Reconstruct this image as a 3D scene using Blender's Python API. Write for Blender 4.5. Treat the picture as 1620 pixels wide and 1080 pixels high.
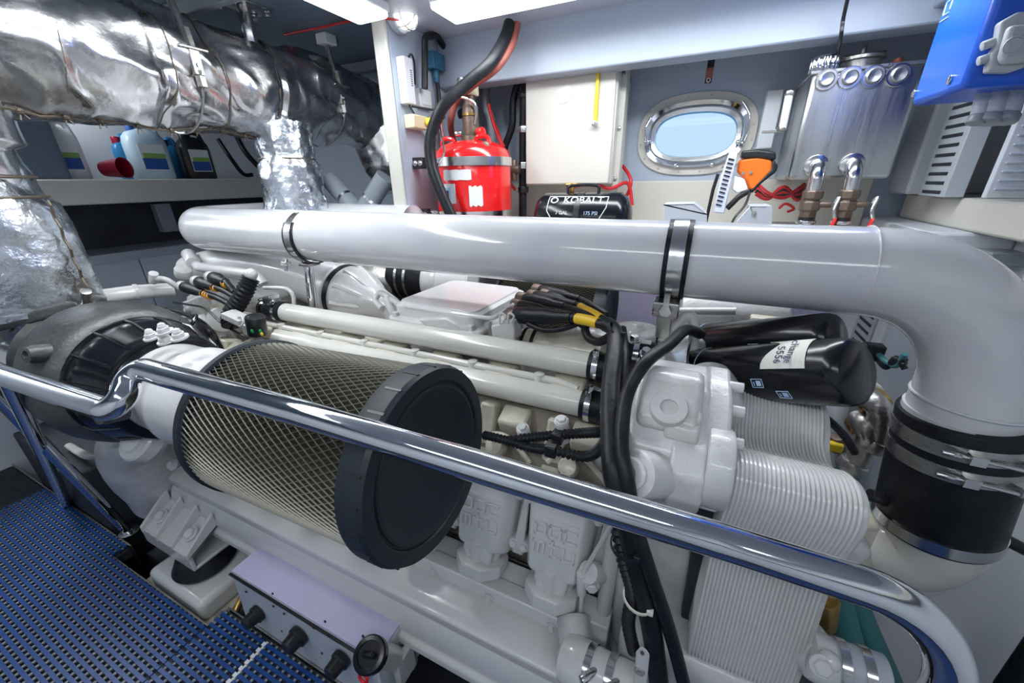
import bpy, bmesh, math, random
from mathutils import Vector, Matrix, noise
from math import pi, sin, cos, radians as rad
random.seed(7)
for o in list(bpy.data.objects): bpy.data.objects.remove(o)
SC = bpy.context.scene
COL = SC.collection
H = 1.6                       # eye height above the bilge floor
OFF = Vector((0, 0, H))
# ---------------------------------------------------------------- camera
RX = Vector((0.90790660, -0.14809824, 0.39213838))
RY = Vector((0.41887693, 0.35567360, -0.83548693))
RZ = Vector((-0.01573913, 0.92280182, 0.38495335))
ROT = Matrix((RX, RY, RZ))
FPX = 609.0
cd = bpy.data.cameras.new('camera'); cam = bpy.data.objects.new('camera', cd); COL.objects.link(cam)
cd.sensor_width = 36; cd.sensor_fit = 'HORIZONTAL'; cd.lens = 36 * FPX / 1620; cd.clip_start = .02
cam.matrix_world = Matrix.Translation(OFF) @ ROT.to_4x4()
SC.camera = cam
# ---------------------------------------------------------------- light and exposure
SC.view_settings.view_transform = 'Standard'
SC.view_settings.look = 'None'
SC.view_settings.gamma = 1
SC.view_settings.use_curve_mapping = False
SC.view_settings.exposure = EXPO = 0.0
w = bpy.data.worlds.new('world'); SC.world = w; w.use_nodes = True
nt = w.node_tree; bg = nt.nodes['Background']
bg.inputs[0].default_value = (.52, .75, 1.0, 1); bg.inputs[1].default_value = 1.3
def area(name, loc, size, power, rot=(0, 0, 0), col=(1, 1, 1)):
    l = bpy.data.lights.new(name, 'AREA'); l.shape = 'RECTANGLE'; l.size, l.size_y = size
    l.energy = power; l.color = col
    o = bpy.data.objects.new(name, l); COL.objects.link(o); o.location = Vector(loc) + OFF; o.rotation_euler = rot
    return o
# the long ceiling tubes: one over the engine, one over the port side, one over the walkway behind the viewer
area('tube_light_engine', (-.05, 1.385, .49), (1.5, .12), 12.5, col=(.93, .97, 1))
area('tube_light_port', (-1.12, .50, .49), (.10, 1.5), 11, col=(.93, .97, 1))
area('tube_light_walkway', (.1, -.475, .49), (1.5, .12), 5, col=(.93, .97, 1))
area('under_shelf_fill', (-.1, 1.75, -.305), (1.0, .06), 5, col=(.93, .95, 1))  # added unseen light that brightens the lower hull wall
area('forward_fill_light', (-2.65, .38, .54), (.12, .9), 19, col=(.93, .97, 1))  # added light above the view to lift the jug shelf wall

# ---------------------------------------------------------------- helpers
def V(*a): return Vector(a or (0, 0, 0))
def P(u, v, x=None, y=None, z=None):
    """point of the place seen at pixel (u, v) on the plane x, y or z (eye-relative metres)"""
    d = ROT @ Vector((u - 810, 540 - v, -FPX))
    t = x / d.x if x is not None else (y / d.y if y is not None else z / d.z)
    return d * t
def cr(pts, k=6, closed=False):
    """smooth curve through the points"""
    p = [Vector(q) for q in pts]; out = []; n = len(p)
    rng = range(n) if closed else range(n - 1)
    for i in rng:
        if closed: a, b, c, d = p[i - 1], p[i], p[(i + 1) % n], p[(i + 2) % n]
        else: a, b, c, d = p[max(i - 1, 0)], p[i], p[i + 1], p[min(i + 2, n - 1)]
        for j in range(k):
            t = j / k
            out.append(.5 * ((2 * b) + (c - a) * t + (2 * a - 5 * b + 4 * c - d) * t * t + (3 * b - a - 3 * c + d) * t ** 3))
    if not closed: out.append(p[-1])
    return out
def fil(pts, r, k=8):
    """polyline with rounded corners of radius r"""
    p = [Vector(q) for q in pts]; out = [p[0]]
    rs = r if isinstance(r, (list, tuple)) else [r] * (len(p) - 2)
    for i in range(1, len(p) - 1):
        a, b, c = p[i - 1], p[i], p[i + 1]
        u = (a - b).normalized(); w_ = (c - b).normalized()
        ang = u.angle(w_); 
        if ang > 3.1: out.append(b); continue
        t = rs[i - 1] / math.tan(ang / 2); t = min(t, (a - b).length * .48 if i > 1 else (a - b).length * .95, (c - b).length * .48 if i < len(p) - 2 else (c - b).length * .95)
        rr = t * math.tan(ang / 2)
        bis = (u + w_).normalized(); cen = b + bis * (rr / sin(ang / 2))
        s = b + u * t - cen; e = b + w_ * t - cen; tot = s.angle(e)
        for j in range(k + 1):
            f = j / k
            out.append(cen + (s * sin((1 - f) * tot) + e * sin(f * tot)) / sin(tot))
    out.append(p[-1]); return out
def frame(ax):
    ax = Vector(ax).normalized(); h = Vector((0, 0, 1)) if abs(ax.z) < .9 else Vector((1, 0, 0))
    u = h.cross(ax).normalized(); return u, ax.cross(u), ax
def eul(x, y, z): 
    from mathutils import Euler
    return Euler((rad(x), rad(y), rad(z))).to_matrix()
ORI = {}
class MB:
    def __init__(s): s.v = []; s.f = []
    def add(s, v, f):
        o = len(s.v); s.v += [tuple(q) for q in v]; s.f += [tuple(i + o for i in q) for q in f]; return s
    def box(s, c, d, rot=None):
        c = Vector(c); d = Vector(d) / 2; v = []
        for i in range(8):
            q = Vector((d.x * (1 if i & 1 else -1), d.y * (1 if i & 2 else -1), d.z * (1 if i & 4 else -1)))
            v.append(c + (rot @ q if rot else q))
        return s.add(v, [(0, 2, 3, 1), (4, 5, 7, 6), (0, 1, 5, 4), (2, 6, 7, 3), (0, 4, 6, 2), (1, 3, 7, 5)])
    def b2(s, a, b):
        a, b = Vector(a), Vector(b); return s.box((a + b) / 2, (abs(b.x - a.x), abs(b.y - a.y), abs(b.z - a.z)))
    def loft(s, rings, caps=True, closed=False, wrap=True):
        n = len(rings[0]); v = [q for r in rings for q in r]; f = []
        m = len(rings)
        for i in range(m if closed else m - 1):
            for j in range(n if wrap else n - 1):
                k = (i + 1) % m
                f.append((i * n + j, i * n + (j + 1) % n, k * n + (j + 1) % n, k * n + j))
        if caps and not closed and wrap:
            f.append(tuple(range(n))[::-1]); f.append(tuple((m - 1) * n + j for j in range(n)))
        return s.add(v, f)
    def tube(s, pts, r, n=14, caps=True, closed=False, flat=1.0, up=None):
        p = [Vector(q) for q in pts]; m = len(p); T = []
        for i in range(m):
            a = p[i - 1] if (i > 0 or closed) else p[i]; b = p[(i + 1) % m] if (i < m - 1 or closed) else p[i]
            T.append((b - a).normalized())
        u, w_, _ = frame(T[0])
        if up is not None: u = (Vector(up) - T[0] * T[0].dot(Vector(up))).normalized()
        rings = []
        for i in range(m):
            u = (u - T[i] * u.dot(T[i])).normalized(); w_ = T[i].cross(u)
            rr = r[i] if isinstance(r, (list, tuple)) else r
            rings.append([p[i] + u * (rr * cos(2 * pi * j / n)) + w_ * (rr * flat * sin(2 * pi * j / n)) for j in range(n)])
        return s.loft(rings, caps, closed)
    def lathe(s, p0, ax, prof, n=32, caps=True, a0=0):
        u, w_, a = frame(ax); p0 = Vector(p0)
        return s.loft([[p0 + a * d + u * (max(r, 1e-4) * cos(a0 + 2 * pi * j / n)) + w_ * (max(r, 1e-4) * sin(a0 + 2 * pi * j / n)) for j in range(n)] for d, r in prof], caps)
    def cyl(s, a, b, r, n=20):
        a, b = Vector(a), Vector(b); return s.lathe(a, b - a, [(0, r), ((b - a).length, r)], n)
    def rcyl(s, a, b, r, e=.1, n=20):
        """cylinder with softened rims"""
        a, b = Vector(a), Vector(b); L = (b - a).length; e = min(e * r, L * .4)
        return s.lathe(a, b - a, [(0, r - e), (e * .3, r - e * .3), (e, r), (L - e, r), (L - e * .3, r - e * .3), (L, r - e)], n)
    def ring(s, c, ax, R, r, n=36, k=8, flat=1.0):
        u, w_, a = frame(ax); c = Vector(c)
        rings = []
        for i in range(n):
            t = 2 * pi * i / n; d = u * cos(t) + w_ * sin(t)
            rings.append([c + d * (R + r * cos(2 * pi * j / k)) + a * (r * flat * sin(2 * pi * j / k)) for j in range(k)])
        return s.loft(rings, False, True)
    def band(s, c, ax, R, wd, th=.002, n=40):
        """flat strap round a pipe"""
        return s.loft([[q for q in r] for r in s._bandrings(c, ax, R, wd, th, n)], False, True)
    def _bandrings(s, c, ax, R, wd, th, n):
        u, w_, a = frame(ax); c = Vector(c); out = []
        for i in range(n):
            d = u * cos(2 * pi * i / n) + w_ * sin(2 * pi * i / n)
            out.append([c + d * R - a * wd / 2, c + d * (R + th) - a * wd / 2, c + d * (R + th) + a * wd / 2, c + d * R + a * wd / 2])
        return out
    def bolt(s, c, ax, r=.008, h=.006, n=6, washer=True):
        c = Vector(c); a = Vector(ax).normalized()
        if washer: s.cyl(c, c + a * h * .3, r * 1.35, 14)
        return s.lathe(c, a, [(0, r), (h * .85, r), (h, r * .85)], n)
    def prism(s, poly, O, ux, uy, dep, taper=1.0):
        O, ux, uy, dep = map(Vector, (O, ux, uy, dep))
        cx = sum(q[0] for q in poly) / len(poly); cy = sum(q[1] for q in poly) / len(poly)
        a = [O + ux * x + uy * y for x, y in poly]; b = [O + dep + ux * (cx + (x - cx) * taper) + uy * (cy + (y - cy) * taper) for x, y in poly]
        return s.loft([a, b])
    def ball(s, c, r, n=14):
        r = Vector(r) if isinstance(r, (tuple, list, Vector)) else Vector((r, r, r)); c = Vector(c)
        return s.loft([[c + Vector((r.x * sin(max(.02, pi * i / (n // 2) - (.02 if i == n // 2 else 0))) * cos(2 * pi * j / n), r.y * sin(max(.02, pi * i / (n // 2) - (.02 if i == n // 2 else 0))) * sin(2 * pi * j / n), -r.z * cos(pi * i / (n // 2)))) for j in range(n)] for i in range(n // 2 + 1)])
    def build(s, name, mat, parent=None, bev=0, seg=2, ang=35, sub=0, fn=None):
        me = bpy.data.meshes.new(name)
        vs = [Vector(q) for q in s.v]
        if fn: vs = [fn(q) for q in vs]
        lo = Vector([min(q[i] for q in vs) for i in range(3)]); hi = Vector([max(q[i] for q in vs) for i in range(3)])
        o0 = Vector(((lo.x + hi.x) / 2, (lo.y + hi.y) / 2, lo.z))
        me.from_pydata([q - o0 for q in vs], [], s.f); me.validate()
        bm = bmesh.new(); bm.from_mesh(me); bmesh.ops.recalc_face_normals(bm, faces=bm.faces); bm.to_mesh(me); bm.free()
        me.polygons.foreach_set('use_smooth', [True] * len(me.polygons)); me.set_sharp_from_angle(angle=rad(ang))
        me.materials.append(mat)
        o = bpy.data.objects.new(name, me); COL.objects.link(o)
        pl = ORI[parent.name] if parent else Vector()
        if parent: o.parent = parent; o.location = o0 - pl
        else: o.location = o0 + OFF
        ORI[o.name] = o0
        if bev:
            m = o.modifiers.new('bevel', 'BEVEL'); m.width = bev; m.segments = seg; m.limit_method = 'ANGLE'; m.angle_limit = rad(30); m.harden_normals = False
        if sub:
            m = o.modifiers.new('subdivision', 'SUBSURF'); m.levels = m.render_levels = sub
        return o
def tag(o, label=None, cat=None, group=None, kind=None):
    if label: o['label'] = label
    if cat: o['category'] = cat
    if group: o['group'] = group
    if kind: o['kind'] = kind
    return o
def thing(name, loc, label, cat, group=None):
    o = bpy.data.objects.new(name, None); COL.objects.link(o); o.empty_display_size = .05
    o.location = Vector(loc) + OFF; ORI[o.name] = Vector(loc); return tag(o, label, cat, group)
def struct(o): o['kind'] = 'structure'; return o
def copy_tree(o, d, label=None, parent=None):
    c = o.copy(); COL.objects.link(c)
    if parent is None: c.location = o.location + Vector(d)
    else: c.parent = parent
    if label: c['label'] = label
    for ch in o.children: copy_tree(ch, d, None, c)
    return c
def text(s, O, ux, uy, size, mat, name='lettering', parent=None, ext=.001, off=0, align='CENTER'):
    """built-in font turned to a mesh lying in the plane O, ux, uy"""
    c = bpy.data.curves.new(name, 'FONT'); c.body = s; c.size = size; c.extrude = ext; c.align_x = align; c.offset = off; c.resolution_u = 3
    t = bpy.data.objects.new(name, c); COL.objects.link(t); bpy.context.view_layer.update()
    me = bpy.data.meshes.new_from_object(t); bpy.data.objects.remove(t)
    ux = Vector(ux).normalized(); uz = ux.cross(Vector(uy)).normalized(); uy = uz.cross(ux)
    M = Matrix((ux, uy, uz)).transposed()
    mb = MB(); mb.add([Vector(O) + M @ v.co for v in me.vertices], [tuple(p.vertices) for p in me.polygons])
    return mb.build(name, mat, parent, ang=20)
# ---------------------------------------------------------------- materials
def mat(name, col, rough=.5, metal=0, bump=0, bscale=40, coat=0, var=0, vscale=6, col2=None, spec=.5, aniso=0, emis=0, stretch=None, rvar=0, dirt=None, bdist=.01):
    m = bpy.data.materials.new(name); m.use_nodes = True; nt = m.node_tree; b = nt.nodes['Principled BSDF']
    b.inputs['Base Color'].default_value = (*col, 1); b.inputs['Roughness'].default_value = rough; b.inputs['Metallic'].default_value = metal
    b.inputs['Specular IOR Level'].default_value = spec; b.inputs['Coat Weight'].default_value = coat; b.inputs['Coat Roughness'].default_value = .06
    if emis: b.inputs['Emission Color'].default_value = (*col, 1); b.inputs['Emission Strength'].default_value = emis
    tc = nt.nodes.new('ShaderNodeTexCoord'); src = tc.outputs['Object']
    if stretch:
        mp = nt.nodes.new('ShaderNodeMapping'); mp.inputs['Scale'].default_value = stretch; nt.links.new(src, mp.inputs[0]); src = mp.outputs[0]
    def ns(sc, det=4, ro=.55):
        n = nt.nodes.new('ShaderNodeTexNoise'); n.inputs['Scale'].default_value = sc; n.inputs['Detail'].default_value = det; n.inputs['Roughness'].default_value = ro
        nt.links.new(src, n.inputs['Vector']); return n
    if var:
        n = ns(vscale); mx = nt.nodes.new('ShaderNodeMix'); mx.data_type = 'RGBA'
        c2 = col2 or tuple(c * (1 - var) for c in col)
        mx.inputs[6].default_value = (*col, 1); mx.inputs[7].default_value = (*c2, 1)
        r = nt.nodes.new('ShaderNodeValToRGB'); r.color_ramp.elements[0].position = .42; r.color_ramp.elements[1].position = .68
        nt.links.new(n.outputs[0], r.inputs[0]); nt.links.new(r.outputs[0], mx.inputs[0]); nt.links.new(mx.outputs[2], b.inputs['Base Color'])
    if rvar:
        n = ns(vscale * 2.3); mr = nt.nodes.new('ShaderNodeMapRange'); mr.inputs[1].default_value = .3; mr.inputs[2].default_value = .7
        mr.inputs[3].default_value = max(0, rough - rvar); mr.inputs[4].default_value = rough + rvar
        nt.links.new(n.outputs[0], mr.inputs[0]); nt.links.new(mr.outputs[0], b.inputs['Roughness'])
    if bump:
        n = ns(bscale, 5); bp = nt.nodes.new('ShaderNodeBump'); bp.inputs['Strength'].default_value = bump; bp.inputs['Distance'].default_value = bdist
        nt.links.new(n.outputs[0], bp.inputs['Height']); nt.links.new(bp.outputs[0], b.inputs['Normal'])
    return m
M = dict(
 wall=mat('wall_paint', (.46, .53, .63), .35, bump=.05, bscale=60, var=.06, vscale=3),
 wallw=mat('white_wall_paint', (.66, .70, .76), .35, bump=.04, bscale=50, var=.05, vscale=3),
 beam=mat('beam_paint', (.36, .42, .51), .35, bump=.04, bscale=40, var=.06, vscale=3),
 lav=mat('lavender_tint', (.58, .54, .76), .5, var=.08),
 cream=mat('cream_panel_paint', (.62, .605, .55), .35, bump=.03, bscale=50, var=.06, vscale=4),
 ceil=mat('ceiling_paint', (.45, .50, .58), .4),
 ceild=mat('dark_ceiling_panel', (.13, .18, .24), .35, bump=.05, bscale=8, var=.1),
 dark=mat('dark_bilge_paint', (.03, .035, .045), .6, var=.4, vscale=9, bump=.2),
 grey=mat('grey_enamel', (.24, .27, .31), .35, var=.08),
 cab=mat('grey_locker_laminate', (.34, .38, .45), .35, var=.05),
 pipe=mat('white_pipe_paint', (.66, .665, .69), .16, bump=.10, bscale=14, coat=.5, var=.05, vscale=5, col2=(.60, .61, .66)),
 eng=mat('white_engine_enamel', (.60, .60, .61), .3, bump=.26, bscale=55, coat=.3, var=.16, vscale=9, col2=(.47, .465, .44)),
 engs=mat('smooth_engine_enamel', (.64, .64, .65), .24, bump=.08, bscale=30, coat=.3, var=.08, vscale=7, col2=(.62, .62, .60)),
 engc=mat('cream_engine_enamel', (.62, .585, .48), .32, bump=.2, bscale=40, coat=.2, var=.35, vscale=12, col2=(.36, .32, .25)),
 castd=mat('dark_brown_casting', (.22, .19, .15), .5, bump=.3, bscale=40, var=.6, vscale=14, col2=(.07, .055, .04)),  # cylinder banks, darker and browner than the other engine parts
 cpipe=mat('cream_pipe_enamel', (.67, .66, .61), .22, bump=.06, bscale=30, coat=.4, var=.08, vscale=8),
 chrome=mat('polished_steel', (.72, .74, .77), .055, 1, bump=.015, bscale=25, rvar=.03),
 steel=mat('brushed_steel', (.50, .49, .47), .3, 1, bump=.08, bscale=60, stretch=(1, 1, 6), rvar=.08),
 sst=mat('bright_steel', (.66, .66, .66), .2, 1, bump=.04, bscale=60, rvar=.06),
 alu=mat('brushed_aluminium_tank', (.52, .535, .55), .33, 1, bump=.06, bscale=30, stretch=(5, 5, .5), var=.2, vscale=4, rvar=.07),
 foil=mat('aluminised_lagging_cloth', (.66, .655, .66), .26, 1, bump=.5, bscale=7, var=.12, vscale=5, rvar=.08, bdist=.012),
 foilw=mat('crumpled_foil', (.66, .70, .75), .27, 1, bump=.7, bscale=16, rvar=.08, bdist=.012),
 seam=mat('lagging_seam_wire', (.16, .13, .10), .5, .6, bump=.3, bscale=80),
 cast=mat('grey_cast_iron', (.10, .105, .105), .42, .5, bump=.25, bscale=70, var=.3, vscale=9, rvar=.08),
 castl=mat('bare_metal_housing', (.46, .45, .43), .33, .85, bump=.25, bscale=30, var=.35, vscale=6, rvar=.1),
 blkg=mat('black_gloss_enamel', (.006, .007, .010), .2, bump=.03, bscale=30, coat=.05, spec=.4),
 rub=mat('black_rubber', (.008, .010, .013), .42, bump=.15, bscale=60, var=.3, vscale=20, col2=(.015, .016, .02), spec=.28),
 rubb=mat('blue_black_rubber_rim', (.010, .016, .024), .5, bump=.06, bscale=60),
 blkp=mat('black_plastic', (.012, .013, .016), .35, bump=.05, bscale=80),
 bronze=mat('bronze_valve_metal', (.20, .15, .12), .45, .7, bump=.2, bscale=60, var=.3),
 brass=mat('brass_fitting', (.55, .36, .12), .3, .9, var=.3, vscale=20),
 red=mat('red_cylinder_enamel', (.75, .012, .012), .2, coat=.5, bump=.03, bscale=30),
 redc=mat('red_cable_sleeve', (.55, .015, .02), .4),
 redh=mat('red_brown_hose', (.32, .09, .07), .5, bump=.1, bscale=60, var=.3, vscale=15),
 blue=mat('blue_enclosure_plastic', (.008, .10, .62), .3, bump=.03, bscale=80),
 blued=mat('petrol_blue_plastic', (.02, .12, .22), .4),
 matb=mat('blue_mat_vinyl', (.004, .055, .24), .38, bump=.1, bscale=50, var=.25, vscale=3),
 matg=mat('grey_mat_crossbar', (.27, .30, .32), .5),
 yel=mat('yellow_plastic', (.85, .62, .03), .4),
 tape=mat('yellow_marking_tape', (.80, .50, .02), .45),
 ora=mat('orange_tool_plastic', (.80, .16, .01), .38),
 org=mat('orange_sleeve', (.75, .33, .03), .45),
 ivory=mat('ivory_socket_plastic', (.72, .66, .45), .45),
 white=mat('white_plastic', (.78, .80, .83), .35),
 lens=mat('frosted_lamp_diffuser', (.92, .97, 1.0), .4, emis=6),
 lamp=mat('lit_bulkhead_glass', (.95, .98, 1.0), .3, emis=3.5),
 grn=mat('sea_green_hose', (.05, .20, .21), .45, bump=.1, bscale=40),
 panelg=mat('pale_control_panel', (.50, .54, .60), .4, var=.04),
 lgrey=mat('light_grey_plastic', (.42, .46, .50), .4),
 filt=mat('pleated_filter_paper', (.07, .065, .045), .9, bump=.3, bscale=80),
 mesh=mat('galvanised_mesh', (.27, .26, .225), .5, .7),
 jug=mat('translucent_jug_plastic', (.52, .68, .80), .3, var=.1),
 jugb=mat('blue_liquid_jug_plastic', (.03, .22, .48), .3),
 lblw=mat('white_label_paper', (.78, .80, .82), .5),
 lblb=mat('blue_label_ink', (.02, .09, .36), .5),
 lblg=mat('green_label_ink', (.25, .45, .10), .5),
 cup=mat('crimson_cup_plastic', (.30, .006, .03), .3),
 tape2=mat('crepe_masking_tape', (.72, .72, .66), .6, bump=.3, bscale=40, stretch=(8, 1, 1)),
 ink=mat('blue_black_ink', (.02, .03, .10), .6),
 pbl=mat('pale_blue_print', (.45, .62, .85), .4),
 gbright=mat('emerald_paint', (.0, .25, .06), .4),
 tie=mat('natural_nylon_tie', (.72, .70, .60), .4),
)
def glassm():
    m = bpy.data.materials.new('clear_glass'); m.use_nodes = True; b = m.node_tree.nodes['Principled BSDF']
    b.inputs['Transmission Weight'].default_value = 1; b.inputs['Roughness'].default_value = .02; b.inputs['IOR'].default_value = 1.2
    return m
M['glass'] = glassm()
# ================================================================ the place itself
def wall_with_oval(name, y0, y1, x0, x1, z0, z1, c, ax, az, mt):
    N = 96; rings = []
    def outer(t):
        dx, dz = cos(t), sin(t); k = 1e9
        if dx > 1e-6: k = min(k, (x1 - c[0]) / dx)
        if dx < -1e-6: k = min(k, (x0 - c[0]) / dx)
        if dz > 1e-6: k = min(k, (z1 - c[1]) / dz)
        if dz < -1e-6: k = min(k, (z0 - c[1]) / dz)
        return c[0] + dx * k, c[1] + dz * k
    ts = sorted([2 * pi * i / N for i in range(N)] + [math.atan2(b - c[1], a - c[0]) % (2 * pi) for a in (x0, x1) for b in (z0, z1)])
    o = [outer(t) for t in ts]; i_ = [oval(t, c, ax, az) for t in ts]
    mb = MB()
    mb.loft([[V(a, y0, b) for a, b in i_], [V(a, y0, b) for a, b in o], [V(a, y1, b) for a, b in o], [V(a, y1, b) for a, b in i_]], False, True)
    return struct(mb.build(name, mt))
def oval(t, c, ax, az, p=2.6):
    cx, sx = cos(t), sin(t); k = (abs(cx) ** p + abs(sx) ** p) ** (-1 / p)
    return c[0] + ax * cx * k, c[1] + az * sx * k
PC = (-.071, .175)
# walls
wall_with_oval('wall_hull', 2.1, 2.16, -1.2, 1.3, -.2, .62, PC, .195, .118, M['wall'])
struct(MB().b2((-1.2, 2.1, -1.6), (1.3, 2.16, -.2)).build('wall_hull_lower', M['lav']))  # lavender light on the lower wall is put into its colour
struct(MB().b2((-1.134, 1.40, -.285), (.599, 2.099, -.25)).build('trim_shelf', M['cream'], bev=.004))
struct(MB().b2((-1.134, 2.06, -.249), (.599, 2.099, -.01)).build('trim_stringer', M['cream'], bev=.006))
struct(MB().b2((-3.0, -1.2, -1.6), (-2.9, 2.16, .62)).build('wall_forward', M['wallw']))
struct(MB().b2((-3.0, 2.1, -1.6), (-1.2, 2.16, .62)).build('wall_hull_forward', M['wall']))
struct(MB().b2((-3.0, -1.3, -1.6), (1.5, -1.2, .62)).build('wall_inboard', M['wallw']))
# starboard bulkhead: plain lower part, recessed panel above a ledge
struct(MB().b2((.80, -1.2, -1.6), (.88, 2.1, -.155)).build('wall_aft', M['wallw']))
struct(MB().b2((1.15, -1.2, -.155), (1.23, 2.1, .62)).build('wall_aft_recess', M['wallw']))
struct(MB().b2((.70, -1.2, -.154), (1.15, 2.04, -.067)).build('trim_ledge', M['cream'], bev=.008))
struct(MB().b2((.66, 1.93, -.067), (1.15, 2.1, .56)).build('trim_post', M['wallw'], bev=.01))
struct(MB().b2((.60, 1.55, -1.6), (.80, 2.1, -.154)).build('wall_aft_corner', M['wallw'], bev=.01))
# frame post by the fire cylinder, deck beam, ceiling
struct(MB().b2((-1.195, 1.392, -.24), (-1.134, 2.1, .58)).build('trim_frame_web', M['wall'], bev=.006))
struct(MB().b2((-1.199, 1.378, -.24), (-1.1338, 1.392, .58)).build('trim_frame_flange', M['cream'], bev=.008))
struct(MB().b2((-1.134, 1.70, .385), (.66, 1.80, .60)).build('trim_deck_beam', M['beam'], bev=.006))
struct(MB().b2((.50, 1.50, .42), (.80, 1.72, .60)).build('trim_beam_knee', M['beam'], bev=.006))
struct(MB().b2((-1.2, -1.2, .56), (1.3, 2.16, .64)).build('ceiling', M['ceil']))
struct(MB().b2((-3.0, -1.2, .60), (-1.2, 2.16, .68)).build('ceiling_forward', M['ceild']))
for k, yy in enumerate((.35, 1.05, 1.9)):
    struct(MB().b2((-2.9, yy, .555), (-1.2, yy + .03, .60)).build('trim_ceiling_rib', M['grey'], bev=.004))
# floors
struct(MB().b2((-3.0, -1.3, -1.68), (1.3, 2.16, -1.6)).build('floor', M['dark']))
struct(MB().b2((-3.0, -1.2, -1.30), (.80, .283, -1.262)).b2((-1.19, .283, -1.30), (.80, .345, -1.262)).b2((-3., .283, -1.30), (-1.77, .335, -1.262)).build('floor_walkway', M['dark'], bev=.002))
struct(MB().b2((-1.77, .285, -1.36), (-1.19, .29, -1.252)).b2((-1.19, .346, -1.36), (.8, .351, -1.252)).b2((-3., .336, -1.36), (-1.77, .341, -1.252)).build('trim_walkway_edge', M['steel'], bev=.001))
struct(MB().b2((-2.58, .345, -1.6), (-1.95, 1.0, -.98)).build('trim_dark_filler', M['dark'], bev=.01))  # added dark block that darkens the corner behind the stanchions
# forward lockers and shelf
struct(MB().b2((-2.9, -.2, -.072), (-2.58, 2.099, .038)).build('trim_forward_shelf', M['cream'], bev=.006))
t = thing('locker_bank', (-2.7, 1., -1.6), 'grey laminate locker bank below the jug shelf behind the lagged exhaust', 'locker')
MB().b2((-2.899, .45, -1.6), (-2.60, 2.099, -.30)).build('carcass', M['cab'], t, bev=.004)
for k in range(3):
    MB().b2((-2.60, .46 + k * .545, -1.5), (-2.585, 1.0 + k * .545, -.34)).build('door', M['cab'], t, bev=.004)
struct(MB().b2((-2.9, -.2, -.30), (-2.895, 2.1, -.072)).build('wall_forward_dark_sheet', M['dark']))  # thin dark sheet over the white wall, across the gap under the shelf

# -------------------------------------------------- porthole
def ovring(off, y, p=2.6): return [V(*(lambda q: (q[0], y, q[1]))(oval(2 * pi * i / 72, PC, .195 + off, .118 + off, p))) for i in range(72)]
t = thing('window_1', (PC[0], 2.1, PC[1]), None, None); t['kind'] = 'structure'
MB().loft([ovring(.0, 2.1), ovring(.0, 2.088), ovring(.044, 2.088), ovring(.047, 2.1)], False, True).build('flange', M['cream'], t)
MB().loft([ovring(-.004, 2.15), ovring(-.004, 2.076), ovring(.012, 2.070), ovring(.016, 2.088)], False).build('bezel', M['chrome'], t)
MB().loft([ovring(-.032, 2.11), ovring(-.028, 2.098), ovring(-.012, 2.092), ovring(-.005, 2.10), ovring(-.005, 2.125), ovring(-.032, 2.12)], False, True).build('window_frame', M['sst'], t)
MB().loft([ovring(-.031, 2.112), ovring(-.031, 2.116)]).build('pane', M['glass'], t)
mb = MB()
for k in range(16):
    a = oval(2 * pi * (k + .5) / 16, PC, .226, .149); mb.bolt(V(a[0], 2.088, a[1]), (0, -1, 0), .004, .003, 10, False)
mb.build('screw', M['steel'], t)
for a, b in ((-.19, -.02), (.175, -.04), (-.06, -.122), (.09, -.122)):
    q = V(PC[0] + a, 2.075, PC[1] + b)
    MB().rcyl(q + V(0, .02, 0), q - V(0, .02, 0), .010).ball(q - V(0, .025, 0), .010).build('dog_bolt', M['chrome'], t)
MB().tube(cr([V(PC[0] + .165, 2.06, PC[1] + .11), V(PC[0] + .2, 2.05, PC[1] + .05), V(PC[0] + .19, 2.06, PC[1] - .04)]), .005).build('stay_arm', M['chrome'], t)
MB().tube(cr([V(PC[0] - .19, 2.06, PC[1] + .075), V(PC[0] - .205, 2.05, PC[1] + .03), V(PC[0] - .19, 2.06, PC[1] - .02)]), .005).build('stay_arm', M['chrome'], t)
# outside: water and a pale quay with a hull alongside
tag(MB().b2((-9, 2.6, -.9), (9, 40, -.85)).build('harbour_water', mat('harbour_water', (.10, .34, .58), .15, bump=.3, bscale=3)), 'blue harbour water outside the porthole', 'water', kind='stuff')
tag(MB().b2((-9, 14, -.8), (9, 15, .55)).build('quay_wall', mat('quay_concrete', (.55, .66, .78), .8, var=.2, vscale=1)), 'pale quay seen through the oval porthole', 'quay')

# -------------------------------------------------- lamps
def fixture(a, b, lab):
    t = thing('ceiling_light', (V(*a) + V(*b)) / 2, lab, 'light')
    a, b = V(*a), V(*b)
    MB().b2(a + V(0, 0, .01), (b.x, b.y, b.z)).build('lamp_housing', M['white'], t, bev=.006)
    c = (a + b) / 2; d = b - a
    MB().box((c.x, c.y, a.z + .005), (abs(d.x) - .004, abs(d.y) - .004, .024)).build('diffuser', M['lens'], t, bev=.013, seg=4)
fixture((-.89, 1.305, .52), (.75, 1.465, .56), 'long white fluorescent ceiling light above the deck beam side of engine')
fixture((-1.19, -.3, .52), (-1.05, 1.31, .56), 'fluorescent ceiling light running beside the lagged exhaust, cut by top edge')
fixture((-.60, 1.715, -.312), (.40, 1.785, -.286), 'added slim fill light hidden under the outboard shelf')  # hidden body for the added shelf fill
fixture((-2.71, -.10, .55), (-2.59, .85, .60), 'added fill light on the dark forward ceiling, out of view')  # body of the added forward fill, outside the view
fixture((-.75, -.55, .52), (.85, -.40, .56), 'fluorescent ceiling light above the walkway')
t = thing('bulkhead_lamp', (-1.134, 1.5, .56), 'small lit round bulkhead lamp in a wire guard atop frame post', 'lamp')
c = P(645, 20, x=-1.075)
MB().rcyl(V(-1.134, c.y, c.z), V(-1.105, c.y, c.z), .058, .1, 28).build('lamp_base', M['lgrey'], t)
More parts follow.
